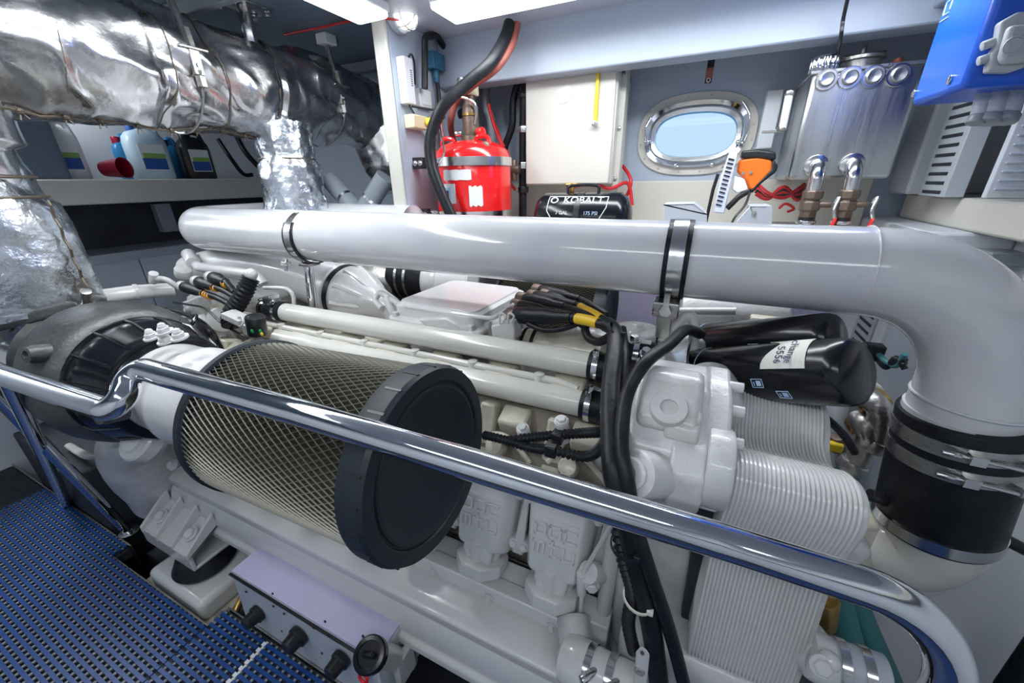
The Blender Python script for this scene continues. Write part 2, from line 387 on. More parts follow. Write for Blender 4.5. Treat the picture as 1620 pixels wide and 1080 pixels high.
MB().lathe(V(-1.105, c.y, c.z), (1, 0, 0), [(0, .045), (.03, .045), (.05, .036), (.06, .02), (.063, .002)], 28).build('lamp_glass', M['lamp'], t)
mb = MB()
for k in range(3):
    a = k * pi / 3; d = V(0, cos(a), sin(a))
    mb.tube(cr([V(-1.105, c.y, c.z) + d * .052, V(-1.06, c.y, c.z) + d * .048, V(-1.036, c.y, c.z), V(-1.06, c.y, c.z) - d * .048, V(-1.105, c.y, c.z) - d * .052]), .0022, 6)
mb.ring(V(-1.075, c.y, c.z), (1, 0, 0), .05, .0022, 30, 6); mb.build('wire_guard', M['sst'], t)

# ================================================================ walkway mat, rail
mb = MB(); mg = MB()
pit = .0165
def mattile(x0, x1, y0, y1, lab, xn=None, yn=.283):
    t = thing('floor_mat', ((x0 + x1) / 2, (y0 + y1) / 2, -1.262), lab, 'mat', 'blue walkway mats')
    mb = MB(); mg = MB(); y = y0 + .004; k = 0
    while y < y1 - .003:
        if xn and y > yn: x1 = xn
        mb.box(((x0 + x1) / 2, y, -1.2515), (x1 - x0, pit * .56, .009))
        x = x0 + (.006 if k % 2 else .018)
        while x < x1 - .008:
            mg.box((x, y + pit / 2, -1.2560), (.0075, pit * .46, .005)); x += .024
        y += pit; k += 1
    mb.build('vinyl_strip', M['matb'], t); mg.build('crossbar', M['matg'], t)
mattile(-2.5, -1.19, -.42, .33, 'blue slotted vinyl mat at the forward end of walkway', -1.775)
mattile(-1.186, -.985, -.42, .342, 'blue slotted vinyl mat between engine mount recess and pale seam')
mattile(-.968, .7, -.42, .342, 'blue slotted vinyl mat under the control panel, right of pale seam')
mb = MB()
for k in range(45): mb.box((-.9765, -.41 + k * .0167, -1.252), (.013, .010, .009))
mb.b2((-.981, -.42, -1.262), (-.972, .335, -1.254)); tag(mb.build('mat_joining_strip', M['white']), 'pale toothed joining strip between two blue mats', 'strip')

t = thing('handrail', (.3, .33, -1.262), 'polished stainless steel handrail crossing in front of the engine', 'handrail')
RP = [P(-260, 520, y=.27), P(0, 592, y=.275), P(172, 648, y=.285), P(207, 655, y=.285), P(205, 592, y=.285), P(240, 583, y=.29), P(480, 655, y=.325),
      P(735, 731, y=.355), P(900, 782, y=.365), P(1150, 858, y=.38), P(1390, 934, y=.385), P(1520, 985, y=.385)]
RP = [V(-2.45, .21, -.345), P(0, 592, z=-.338), P(194, 655, z=-.335), P(204, 577, z=-.285), P(480, 654, z=-.300),
      P(735, 731, z=-.315), P(900, 782, z=-.335), P(1150, 858, z=-.370), P(1545, 982, z=-.395), V(.335, .31, -1.262)]
pts = fil(RP, [.3, .030, .034, .3, .4, .3, .3, .11], 10)
MB().tube(pts, .0195, 28).build('rail_tube', M['chrome'], t)
for (u, v), f in (((735, 731), 1),):
    pass
for u0, v0, u1, v1 in ((-40, 590, 205, 842), (11, 598, 108, 800)):
    a = P(u0, v0, y=.215); b = P(u1, v1, z=-1.262)
    MB().tube([a, b], .016, 20).build('stanchion', M['chrome'], t)
    MB().rcyl(b, b + V(0, 0, .008), .032, .1, 24).build('base_flange', M['sst'], t)

# ================================================================ big white pipe
t = thing('charge_air_pipe', (0, .96, -.26), 'big glossy white painted pipe running over the engine with a downward elbow', 'pipe')
PZ = -.172
path = [V(-1.10, 1.38, PZ), V(-1.93, 1.38, PZ + .01), V(-1.93, .96, PZ + .01), V(.530, .96, PZ - .003), V(.530, .955, -.46)]
pts = fil(path, [.12, .12, .215], 16)
def wob(q): return q
MB().tube(pts, .084, 48).build('pipe_body', M['pipe'], t)
e = V(.53, .955, -.405)
MB().ring(e, (0, 0, 1), .084, .0035, 48).build('weld_bead', M['pipe'], t)
MB().ring(V(.30, .96, PZ), (1, 0, 0), .0835, .0018, 48).build('weld_bead', M['pipe'], t)
MB().band(V(.53, .955, -.46), (0, 0, 1), .084, .05, .004, 48).build('pipe_socket', M['pipe'], t)
# grey hoses at its forward return
t2 = thing('exhaust_drain_hose', (-1.1, 1.38, -.2), 'grey rubber hoses with steel clips behind the white pipe beside frame post', 'hose')
for u0, v0, u1, v1 in ((522, 285, 566, 335), (610, 280, 575, 335)):
    a = P(u0, v0, y=1.45); b = P(u1, v1, y=1.42)
    MB().tube([a, b, b + (b - a) * .6], .042, 24).build('hose_leg', M['grey'], t2)
    MB().band(a * .4 + b * .6, b - a, .042, .014, .002).build('hose_clip', M['sst'], t2)

def pipe_clamp(X, lab, u, v):
    t = thing('pipe_clamp', (X, .96, PZ - .09), lab, 'clamp')
    MB().band((X, .96, PZ), (1, 0, 0), .0845, .050, .0035, 56).build('rubber_liner', M['rub'], t)
    MB().band((X, .96, PZ), (1, 0, 0), .088, .030, .002, 56).build('steel_band', M['sst'], t)
    return t
t = pipe_clamp(-1.225, 'steel band clamp around white pipe near its left end on a round post', 0, 0)
MB().cyl((-1.225, .93, PZ - .085), (-1.225, .905, -.47), .0155, 24).build('post', M['chrome'], t)
MB().box((-1.225, .935, PZ - .088), (.05, .05, .01)).build('saddle', M['sst'], t, bev=.001)
MB().cyl((-1.25, .87, PZ - .06), (-1.25, .86, PZ - .10), .006, 8).box((-1.245, .862, PZ - .075), (.04, .012, .014)).build('clamp_bolt', M['sst'], t, bev=.001)
t = pipe_clamp(-.030, 'steel band clamp around white pipe above gear housing on square post', 0, 0)
MB().box((-.036, .905, PZ - .098), (.055, .055, .034)).build('clamp_block', M['steel'], t, bev=.003)
MB().cyl((-.036, .872, PZ - .098), (-.036, .866, PZ - .098), .013, 6).box((-.036, .88, PZ - .075), (.012, .02, .03)).build('clamp_bolt', M['sst'], t)
MB().b2((-.052, .885, -.358), (-.020, .915, PZ - .11)).build('post', M['steel'], t, bev=.003)
MB().box((-.025, .845, -.362), (.10, .15, .008)).prism([(-.07, 0), (.07, 0), (.06, .05), (.02, .05)], (.019, .845, -.360), (0, 1, 0), (0, 0, 1), (.006, 0, 0)).bolt((-.025, .795, -.358), (0, 0, 1), .011, .008).build('foot_plate', M['sst'], t, bev=.001)

t = thing('rubber_coupling', (.53, .95, -.72), 'thick black rubber hose joining white elbow to lower casting by right wall', 'hose')
a, b = V(.532, .953, -.435), V(.565, .945, -.712)
MB().rcyl(a, b, .0985, .04, 56).build('hose_sleeve', M['rub'], t)
ax = (b - a).normalized()
for k, (f, wd) in enumerate(((.14, .030), (.31, .030), (.93, .026))):
    c = a + (b - a) * f; MB().band(c, ax, .0985, wd, .002, 56).build('band_clamp', M['steel'] if k < 2 else M['sst'], t)
    q = c + V(-.02 if k < 2 else .06, -.106 if k < 2 else -.085, 0)
    if k < 2:
        MB().cyl(q + V(-.03, .006, 0), q + V(.06, -.004, -.0), .0035, 10).rcyl(q + V(-.045, .008, 0), q + V(-.02, .004, 0), .005).box(q + V(.0, .004, 0), (.022, .02, .018)).box(q + V(.075, .014, 0), (.03, .02, .018), eul(0, 0, 25)).build('clamp_bolt', M['sst'], t, bev=.001)
    else:
        MB().rcyl(V(.655, .93, -.685), V(.70, .925, -.70), .012).build('clamp_bolt', M['blkp'], t)
        MB().rcyl(V(.475, .93, -.665), V(.435, .925, -.655), .014).build('clamp_bolt', M['blkp'], t)
# ================================================================ lagged exhaust
def noisy(amp, sc, seed=0, fine=0):
    def f(q):
        p = Vector(q); n1 = noise.noise_vector(p * sc + V(seed, 0, 0)); n2 = noise.noise_vector(p * sc * 2.7 + V(0, seed, 3))
        r = n1 * amp + n2 * amp * .45
        if fine: r += noise.noise_vector(p * sc * 7) * amp * fine
        return p + r
    return f
t = thing('lagged_exhaust_pipe', (-1.7, .9, .19), 'fat exhaust pipe wrapped in silver lagging cloth, hung from ceiling at left', 'exhaust pipe')
EX, EZ = -1.72, .36
def dens(pts, d=.012):
    out = [pts[0]]
    for a, b in zip(pts, pts[1:]):
        n = max(1, int((b - a).length / d))
        out += [a + (b - a) * (i + 1) / n for i in range(n)]
    return out
main = dens(fil([V(-1.80, .36, .02), V(-1.76, .36, EZ), V(EX, .62, EZ), V(EX, 1.70, EZ), V(-1.67, 1.88, EZ - .05), V(-1.60, 1.89, .12), V(-1.57, 1.89, -.04)], [.16, .2, .25, .12, .2], 8))
rr = []
for q in main:
    s = .172 + .006 * noise.noise(q * 6) - (.010 if abs(q.y - .84) < .012 or abs(q.y - 1.235) < .012 else 0)
    if q.z < .12 and q.y < .6: s = .150
    if q.z < .15 and q.y > 1: s = .168 - max(0, .08 - q.z) * .5
    rr.append(s)
def folds(q):
    p = Vector(q); a = 0
    if p.y > .5:
        ang = math.atan2(p.z - EZ, p.x - EX)
        # cloth sags in diagonal folds under the hangers
        for yy in (.93, 1.52):
            k = math.exp(-((p.y - yy) / .16) ** 2); a += k * .012 * sin(ang * 7 + (p.y - yy) * 18)
    d = V(p.x - EX, 0, p.z - EZ); d = d.normalized() * a if d.length else d
    n1 = noise.noise_vector(p * 5.5); n2 = noise.noise_vector(p * 13 + V(4, 0, 0)); r = 1 - abs(noise.noise(p * 9 + V(0, 7, 0))) * 2
    return p + d + n1 * .014 + n2 * .004 + (V(p.x - EX, 0, p.z - EZ).normalized() * max(0, r - .55) * .014 if p.y > .5 else V())
MB().tube(main, rr, 110).build('lagging_jacket', M['foil'], t, fn=folds, ang=80)
# stitched seams round the jacket and the laced hem along its underside
for y0, dx in ((.62, .0), (.845, .0), (1.01, .0), (1.235, 0), (1.45, 0)):
    mb = MB(); pts = []
    for i in range(60):
        a = 2 * pi * i / 60; pts.append(folds(V(EX + .173 * cos(a), y0 + .02 * sin(a * 2 + y0 * 9), EZ + .173 * sin(a))))
    mb.tube(pts, .0022, 6, closed=True); mb.build('seam_wire', M['seam'], t)
mb = MB(); hem = []
for i in range(50):
    y_ = .48 + i * .0175; a = rad(-72 - 14 * (y_ - .5)); hem.append(folds(V(EX + .176 * cos(a), y_, EZ + .176 * sin(a))))
mb.tube(hem, .004, 6); mb.build('hem_wire', M['seam'], t)
for i in range(2, 48, 5):
    q = hem[i]; MB().ball(q + V(.004, 0, 0), .0085, 8).tube([q + V(-.008, .004, .03), q, q + V(.004, -.006, -.022)], .0022, 6).tube([q + V(-.008, -.012, .028), q, q + V(.004, .012, -.018)], .002, 6).build('lacing_hook', M['seam'], t)
# forward branch down to the near turbocharger
d1 = dens([V(-1.80, .36, .07), V(-1.80, .37, .02), V(-1.79, .375, -.03), V(-1.78, .385, -.33)])
r1 = [.152 if q.z > .0 else (.150 if q.z > -.03 else .170 + .012 * sin((q.z + .33) * 10)) for q in d1]
MB().tube(d1, r1, 90).build('branch_jacket', M['foilw'], t, fn=noisy(.007, 9, 2, .3), ang=80)
MB().ring((-1.79, .37, .03), (0, 0, 1), .156, .004, 60, 6).ring((-1.785, .375, -.02), (0, 0, 1), .158, .004, 60, 6).build('seam_wire', M['seam'], t)
s = []
for i in range(26):
    z_ = -.03 - i * .0118; s.append(V(-1.785 + .168 * cos(rad(8)), .38 + .168 * sin(rad(38)), z_) + V(.006 * sin(i * 1.3), 0, 0))
MB().tube(s, .0035, 6).build('hem_wire', M['seam'], t)
# far branch
d2 = dens([V(-1.655, 1.27, .24), V(-1.655, 1.27, .145), V(-1.65, 1.265, .10), V(-1.65, 1.265, .08), V(-1.645, 1.26, -.30)])
r2 = [.112 if q.z > .11 else (.104 if q.z > .085 else .124) for q in d2]
MB().tube(d2, r2, 80).build('branch_jacket', M['foilw'], t, fn=noisy(.010, 13, 5, .4), ang=80)
MB().ring((-1.652, 1.267, .10), (0, 0, 1), .108, .004, 60, 6).build('seam_wire', M['seam'], t)

def hanger(y0, lab, zt=.56, slab=0):
    t = thing('pipe_hanger', (EX + .1, y0, EZ + .1), lab, 'hanger', 'threaded hanger rods on the lagged exhaust')
    x = EX + .172
    MB().cyl((x - .005, y0, EZ + .02), (x - .05, y0, .60), .0105, 12).build('rod', M['castl'], t)
    MB().cyl((x + .0, y0, EZ + .045), (x - .008, y0, EZ + .10), .014, 6).build('nut', M['castl'], t)
    MB().cyl((x + .004, y0, EZ - .03), (x + .004, y0, EZ - .06), .015, 6).build('nut', M['castl'], t)
    cl = MB().box((x + .002, y0, EZ + .01), (.016, .03, .075)).box((x + .0, y0, EZ + .045), (.03, .085, .008)).build('clevis', M['castl'], t, bev=.002)
    MB().bolt((x + .010, y0, EZ + .0), (1, 0, 0), .007, .007).build('clevis_pin', M['sst'], cl)
    pts = [V(EX + .185 * cos(a), y0, EZ + .185 * sin(a)) for a in [rad(-4 - k * 12) for k in range(15)]]
    MB().tube(pts, .004, 8).build('sling_wire', M['castl'], t)
    if slab: MB().b2((x - .07, y0 - .03, .560), (x - .01, y0 + .03, .60)).build('ceiling_block', M['white'], t, bev=.004)
hanger(.93, 'hanger rod with nuts and clevis nearest the left edge of lagging')
hanger(1.53, 'hanger rod with white ceiling block near far end of lagging', slab=1)
t = thing('ceiling_bracket', (-1.75, 1.3, .52), 'bolted steel ceiling bracket with a round strut above lagged pipe', 'bracket')
c = P(385, 14, z=.585)
MB().box(c + V(0, 0, .012), (.11, .17, .012)).build('plate', M['sst'], t, bev=.002)
MB().rcyl(c + V(0, 0, .01), c + V(0, .0, -.10), .022, .1).build('strut', M['sst'], t)
for a in (-1, 1):
    for b in (-1, 1): MB().bolt(c + V(a * .04, b * .065, .004), (0, 0, -1), .011, .016).build('bolt', M['sst'], t)

# ================================================================ air filter
FC = V(-.344, .4185, -.4396); FA = V(1, 0, .045).normalized()
def fa(d): return FC + FA * d
def air_filter(O, A, L, lab, fine=True, n1=86):
    t = thing('air_filter', O - A * L / 2 - V(0, 0, .165), lab, 'air filter')
    u, w_, a = frame(A)
    st = []
    for j in range(360):
        r = .150 if j % 2 else .142; st.append((r * cos(2 * pi * j / 360), r * sin(2 * pi * j / 360)))
    MB().loft([[O - A * (L - .01) + u * x + w_ * y for x, y in st], [O - A * .03 + u * x + w_ * y for x, y in st]]).build('pleated_element', M['filt'], t)
    if fine:
        mb = MB(); R = .1565; ns = 40; tw = rad(1) * 360 * (L / .0125) / n1 * .5
        for s in (-1, 1):
            for k in range(n1):
                rings = []
                for i in range(ns + 1):
                    f = i / ns; ph = 2 * pi * k / n1 + s * tw * f; d = u * cos(ph) + w_ * sin(ph); tg = -u * sin(ph) + w_ * cos(ph)
                    c = O - A * (L - .012) * (1 - f) - A * .01
                    rings.append([c + d * (R + .0009 * s) - tg * .0009, c + d * (R + .002 + .0009 * s), c + d * (R + .0009 * s) + tg * .0009])
                mb.loft(rings, False, False)
        mb.build('wire_mesh', M['mesh'], t)
    mb = MB(); n = 24
    mb.lathe(O - A * .048, A, [(0, .155), (0, .1645), (.004, .166), (.040, .166), (.048, .162), (.048, .142), (.046, .139), (.043, .1375), (.043, .1345), (.046, .133), (.0465, .128), (.034, .110), (.028, .09), (.026, .002)], 96)
    mb.build('end_cap', M['rubb'], t, ang=25)
    for k in range(n):
        mb = MB(); ph = 2 * pi * k / n; d = u * cos(ph) + w_ * sin(ph); tg = -u * sin(ph) + w_ * cos(ph)
        Rm = Matrix((A, d, tg)).transposed(); mb.box(O - A * .020 + d * .1655, (.030, .0022, .004), Rm)
        mb.build('rim_notch', M['blkp'], t)
    MB().lathe(O - A * (L + .012), A, [(0, .10), (0, .160), (.003, .1635), (.017, .1635), (.02, .158)], 96).build('base_ring', M['rubb'], t, ang=25)
    return t
air_filter(FC, FA, .445, 'large cylindrical mesh air filter with black rubber end cap behind the handrail')
far = air_filter(V(-.265, 1.52, -.52), V(1, 0, 0), .46, 'far mesh air filter glimpsed below the white pipe beyond the control box', True)

# ================================================================ near turbocharger
t = thing('turbocharger', (-1.5, .42, -.68), 'cast grey turbocharger with black compressor cover at forward end of engine', 'turbocharger')
TY, TZ = .425, -.475
def tl(name, m, prof, n=64, **k): return MB().lathe((0, TY, TZ), (1, 0, 0), prof, n).build(name, m, t, **k)
tl('intake_neck', M['engs'], [(-1.20, .112), (-1.12, .112), (-1.05, .116), (-1.035, .121), (-1.02, .121), (-1.0, .116), (-.90, .118), (-.86, .135), (-.825, .15), (-.81, .150)])
tl('compressor_cover', M['blkg'], [(-1.31, .15), (-1.295, .160), (-1.25, .160), (-1.235, .156), (-1.19, .142), (-1.165, .135), (-1.15, .122), (-1.15, .112), (-1.155, .05)], ang=50)
for k in range(16):
    a = 2 * pi * k / 16; d = V(0, cos(a), sin(a))
    MB().tube([V(-1.29, TY, TZ) + d * .161, V(-1.245, TY, TZ) + d * .160, V(-1.19, TY, TZ) + d * .143, V(-1.165, TY, TZ) + d * .132], .0045, 8).build('cover_rib', M['blkg'], t)
MB().ring((-1.29, TY, TZ), (1, 0, 0), .159, .006, 64).ring((-1.16, TY, TZ), (1, 0, 0), .130, .006, 64).build('cover_bead', M['blkg'], t)
sc = [V(-1.26, TY + .02, TZ + .125), P(235, 514, y=.50), P(275, 512, y=.55), P(308, 528, y=.585), P(330, 565, y=.60)]
MB().tube(cr(sc, 6), [.034 + .0006 * i for i in range(25)], 28).build('outlet_duct', M['blkg'], t)
for f in (5, 10, 15): 
    c_ = cr(sc, 6); MB().ring(c_[f], c_[f + 1] - c_[f], .037 + .0006 * f, .005, 32).build('duct_rib', M['blkg'], t)
tl('bearing_housing', M['cast'], [(-1.62, .12), (-1.615, .14), (-1.58, .150), (-1.54, .160), (-1.50, .180), (-1.44, .193), (-1.38, .194), (-1.33, .186), (-1.30, .172), (-1.29, .15)], ang=50, fn=noisy(.003, 8))
tl('exhaust_housing', M['castl'], [(-2.15, .10), (-2.12, .14), (-2.02, .160), (-1.92, .165), (-1.80, .165), (-1.72, .158), (-1.665, .150), (-1.66, .14)], ang=50, fn=noisy(.005, 7))
tl('band_clamp', M['sst'], [(-1.665, .14), (-1.665, .160), (-1.655, .166), (-1.645, .160), (-1.632, .166), (-1.62, .160), (-1.62, .14)], fn=noisy(.0025, 20))
mb = MB()
MB().prism([(-.028, 0), (.028, 0), (.034, .015), (.028, .032), (-.028, .032), (-.034, .015)], P(112, 487, y=.42) + V(0, 0, -.01), (.9, .35, 0), (0, 0, 1), V(-.12, -.14, -.035)).build('mounting_lug', M['cast'], t, bev=.006)
for u, v, y_ in ((56, 560, .27), (170, 655, .27), (205, 494, .50)):
    c = P(u, v, y=y_); d = V(.15, -.9, .25).normalized() if y_ < .4 else V(.2, .2, .9)
    MB().lathe(c + d * -.03, d, [(0, .021), (.035, .021), (.040, .018), (.045, .018), (.046, .010), (.035, .008)], 28).build('drain_boss', M['cast'], t)
for u, v in ((240, 531), (260, 522), (262, 537), (284, 531)):
    c = P(u, v, y=.40); MB().bolt(c + V(0, 0, -.006), (0, -.2, 1), .0125, .014, 6).ball(c + V(0, -.002, .010), .009, 8).build('bolt', M['engs'], t)
# hose from turbocharger top to the engine with its elbow fitting
t = thing('turbo_oil_line', (-1.4, .6, -.3), 'white sleeved oil line from grey turbocharger to connector cluster', 'pipe')
a = P(150, 474, y=.52); pts = [P(128, 478, y=.47), P(160, 470, y=.56), P(215, 462, y=.66), P(275, 458, y=.76)]
MB().tube(pts[1:], .026, 24).build('sleeve', M['engs'], t)
MB().band(pts[2], pts[3] - pts[2], .026, .012, .003).build('sleeve_band', M['eng'], t)
MB().rcyl(P(136, 486, y=.47), P(136, 460, y=.47), .013).tube([P(136, 470, y=.47), P(150, 470, y=.50), pts[1]], .014, 14).build('banjo_fitting', M['castl'], t)
MB().rcyl(P(243, 446, y=.70), P(243, 432, y=.70), .014).tube(cr([P(243, 440, y=.70), P(262, 442, y=.72), P(278, 452, y=.74)]), .010, 12).build('elbow_fitting', M['eng'], t)
# white casting below the turbocharger
t = thing('exhaust_support_casting', (-1.6, .45, -1.15), 'bulbous white casting with a round cap below the grey turbocharger', 'casting')
c = [P(290, 700, y=.52), P(235, 705, y=.47), P(190, 712, y=.46), P(240, 770, y=.50), P(300, 830, y=.60)]
MB().tube(cr([P(330, 645, y=.6), P(262, 660, y=.46), P(212, 708, y=.42), P(262, 775, y=.49)], 8), [.05 + .0025 * i for i in range(25)], 40).build('body', M['eng'], t, fn=noisy(.004, 9))
MB().tube(cr([P(108, 704, y=.40), P(145, 722, y=.38), P(190, 700, y=.36), P(235, 668, y=.36)], 8), [.012 + .0004 * i for i in range(25)], 24, flat=.7).build('flange_lip', M['eng'], t)
c = P(208, 694, y=.335)
MB().lathe(c + V(0, .03, -.03), (.05, -.7, .7), [(0, .055), (.03, .055), (.036, .05), (.036, .036), (.046, .034), (.05, .028), (.05, .002)], 40).build('cap', M['engs'], t)
for u, v in ((290, 660), (275, 735), (180, 740)):
    c = P(u, v, y=.43); MB().bolt(c, (0, -.8, .6), .013, .014, 6).build('bolt', M['engs'], t)
# ================================================================ engine
t = eng = thing('marine_engine', (-.8, 1.0, -1.5), 'white painted V marine diesel engine filling the middle of the engine room', 'engine')
def xprism(poly, x0, x1):
    """solid with a Y-Z outline running along X"""
    return MB().loft([[V(x0, a, b) for a, b in poly], [V(x1, a, b) for a, b in poly]])
MB().b2((-1.50, .68, -1.42), (-.02, 1.32, -.80)).build('crankcase', M['eng'], t, bev=.02)
xprism([(.80, -1.48), (1.2, -1.48), (1.30, -1.36), (.70, -1.36)], -1.5, -.1).build('oil_sump', M['eng'], t, bev=.01)
# near and far cylinder banks
xprism([(.635, -.90), (.70, -.62), (.80, -.50), (.93, -.60), (.90, -.95), (.70, -1.0)], -1.42, -.10).build('cylinder_bank', M['castd'], t, bev=.01)
xprism([(1.365, -.90), (1.30, -.62), (1.20, -.50), (1.07, -.60), (1.10, -.95), (1.30, -1.0)], -1.42, -.10).build('cylinder_bank', M['castd'], t, bev=.01)
xprism([(.78, -.56), (.82, -.52), (1.18, -.52), (1.22, -.56), (1.1, -.85), (.9, -.85)], -1.38, -.12).build('valley_cover', M['eng'], t, bev=.01)
# long cooler housing low on the near side
prof = [(.62, -.895), (.565, -.905), (.560, -.925), (.553, -.945), (.535, -.952), (.50, -.952), (.475, -.955), (.462, -.962), (.462, -.985), (.470, -1.0), (.458, -1.02), (.450, -1.05), (.450, -1.075), (.438, -1.085), (.436, -1.105), (.446, -1.118), (.50, -1.135), (.66, -1.15)]
xprism(prof, -1.60, -.045).build('cooler_housing', M['engs'], t, bev=.004, seg=3)
MB().b2((-1.50, .536, -.944), (-.085, .575, -.899)).build('housing_flange', M['engs'], t, bev=.004)
for k in range(9):
    MB().bolt((-.165 - k * .16, .536, -.930), (0, -1, -.1), .009, .010, 6).build('flange_bolt', M['eng'], t)
# valve covers with raised letters, their liners and clamps
up = V(0, .30, .95).normalized(); nr = V(0, -.95, .30).normalized(); ex = V(1, 0, 0)
GL = {'D': [(0, 0, .2, 1), (0, .8, .85, 1), (0, 0, .85, .2), (.75, .12, .95, .88)], 'C': [(0, 0, .2, 1), (0, .8, .95, 1), (0, 0, .95, .2)],
      'm': [(0, 0, .2, 1), (.37, 0, .57, .85), (.75, 0, .95, .9), (0, .8, .9, 1)], 't': [(.25, 0, .47, 1.25), (0, .72, .9, .92), (.25, 0, .8, .18)], 'u': [(0, .05, .2, 1), (.75, 0, .95, 1), (0, 0, .95, .2)]}
def blockword(wd, O, par):
    mb = MB(); s = .030; x0 = -(len(wd) * s * 1.12 - .12 * s) / 2
    for i, ch in enumerate(wd):
        for a, b, c_, d in GL[ch]:
            mb.box(O + ex * (x0 + i * s * 1.12 + (a + c_) / 2 * s) + up * ((b + d) / 2 * s) + nr * .003, ((c_ - a) * s, .009, (d - b) * s), Matrix((ex, -nr, up)).transposed())
    return mb.build('raised_lettering', M['engs'], par, bev=.0008)
def cover(X, lett):
    O = V(X, .603, -.728)
    w_, h = .069, .094
    rings = []
    def ring(dx, dz, off, c=.014):
        out = []
        for sx, sz in ((1, 1), (-1, 1), (-1, -1), (1, -1)):
            for k in range(5):
                a = {(1, 1): 0, (-1, 1): 90, (-1, -1): 180, (1, -1): 270}[(sx, sz)] + k * 22.5
                sl = 1.0 - .16 * (1 if sz < 0 else 0)
                out.append(O + ex * (sx * (w_ + dx - c) * sl + c * cos(rad(a))) + up * (sz * (h + dz - c) + c * sin(rad(a))) + nr * off)
        return out
    c = MB().loft([ring(.012, .008, -.05), ring(.010, .006, -.012), ring(.004, .002, .002), ring(-.006, -.006, .018), ring(-.010, -.010, .023), ring(-.014, -.014, .0245)]).build('valve_cover', M['engs'], t, ang=50)
    MB().loft([ring(.020, .012, -.06), ring(.020, .012, -.040), ring(.012, .008, -.040)]).build('cover_gasket_flange', M['eng'], c)
    if lett:
        blockword('DDC', O + nr * .023 + up * .006, c)
        blockword('mtu', O + nr * .023 - up * .036, c)
    mb = MB().loft([[O + up * .045 + ex * (sx * .047) + nr * z_ for sx, z_ in ((-1, .024), (1, .024), (1, .027), (-1, .027))], [O + up * .048 + ex * (sx * .047) + nr * z_ for sx, z_ in ((-1, .024), (1, .024), (1, .027), (-1, .027))]])
    mb.build('cover_ridge', M['engs'], c)
    for sx, dz in ((-1, .06), (1, .06), (-1, -.062), (1, -.062)):
        q = O + ex * (sx * .079) + up * dz + nr * -.010
        MB().rcyl(q - nr * .05, q, .0135, .1, 18).bolt(q, nr, .0095, .010, 6).build('cover_bolt', M['engs'], t)
    # gusset plate between covers
    MB().prism([(-.014, -.085), (.012, -.085), (.012, .09), (.002, .09)], O + ex * .092 - nr * .02, ex, up, nr * .012).build('gusset', M['eng'], t, bev=.002)
    # fluted liner boss and octagonal clamp foot
    q = O - up * .090 - nr * .015; pr = [(.043 + .004 * cos(8 * a)) for a in [2 * pi * k / 48 for k in range(48)]]
    u, w2, a_ = frame(-up)
    MB().loft([[q - up * d + u * (pr[k] * s * cos(2 * pi * k / 48)) + w2 * (pr[k] * s * sin(2 * pi * k / 48)) for k in range(48)] for d, s in ((-.02, 1.1), (.012, 1.1), (.02, 1.0), (.05, 1.0))]).build('liner_boss', M['engs'], t, ang=60)
    MB().lathe(q - up * .030, -up, [(0, .060), (.002, .065), (.030, .065), (.034, .062)], 8, a0=rad(22.5)).build('clamp_foot', M['engs'], t, bev=.003)
for k in range(7): cover(-.178 - k * .184, k < 3)
# castings between covers and coolant pipes
rnd = random.Random(4)
for k in range(8):
    X = -.178 - k * .184
    MB().prism([(-.030, -.10), (.030, -.10), (.022, .06), (-.022, .06)], V(X - .055, .715, -.58), ex, V(0, .35, 1), V(0, .06, -.02)).build('rocker_arm_pedestal', M['engc'], t, bev=.008)
    MB().box((X + .02, .745, -.560), (.075, .06, .055), eul(20, 0, 0)).build('head_lug', M['engc'], t, bev=.008)
    MB().rcyl(V(X + .062, .72, -.60), V(X + .062, .69, -.535), .016).bolt(V(X + .062, .69, -.535), (0, -.4, 1), .011, .012).build('head_bolt', M['engs'], t)
    MB().rcyl(V(X - .005, .70, -.62), V(X - .005, .665, -.585), .021).build('injector_cap', M['engc'], t)
    MB().tube(cr([V(X + .085, .68, -.62), V(X + .03, .69, -.575), V(X - .02, .70, -.58), V(X - .06, .69, -.61)]), .0065, 10).build('fuel_line', M['engc'], t)
    MB().box((X - .05, .815, -.475), (.085, .075, .05), eul(12, 0, 0)).build('head_block', M['engc'], t, bev=.008)
    MB().box((X + .035, .80, -.487), (.04, .05, .045), eul(0, 12, 0)).build('head_block', M['engs'], t, bev=.007)
MB().tube([V(-1.38, .795, -.452), V(-.25, .795, -.452), V(-.2, .79, -.46)], .0095, 14).build('fuel_rail', M['cpipe'], t)
for k in range(6): MB().rcyl(V(-.30 - k * .19, .795, -.475), V(-.30 - k * .19, .795, -.44), .013).build('rail_union', M['cpipe'], t)
for k in range(5): MB().b2((-1.27 + k * .02, .775, -.50), (-1.27 + k * .02 + .006, .80, -.46)).build('head_fin', M['engc'], t, bev=.001)
# three-hose mount and cables' lower pipes at the right end of the bank
MB().tube(fil([P(990, 792, y=.60), P(968, 870, y=.60), P(950, 1000, y=.60), P(958, 1035, y=.62)], [.05, .3], 8), .0165, 20).build('coolant_tube', M['cpipe'], t)
MB().tube(fil([P(968, 830, y=.56), P(923, 905, y=.56), P(918, 970, y=.56), P(938, 1003, y=.6)], [.03, .03]), .0048, 12).build('drain_line', M['engs'], t)
MB().rcyl(P(920, 906, y=.558), P(920, 938, y=.558), .0105).bolt(P(936, 925, y=.56), (.3, -1, 0), .012, .012).build('line_union', M['engs'], t)
MB().rcyl(P(950, 905, y=.60), P(930, 905, y=.56), .022).build('plug_boss', M['engs'], t)
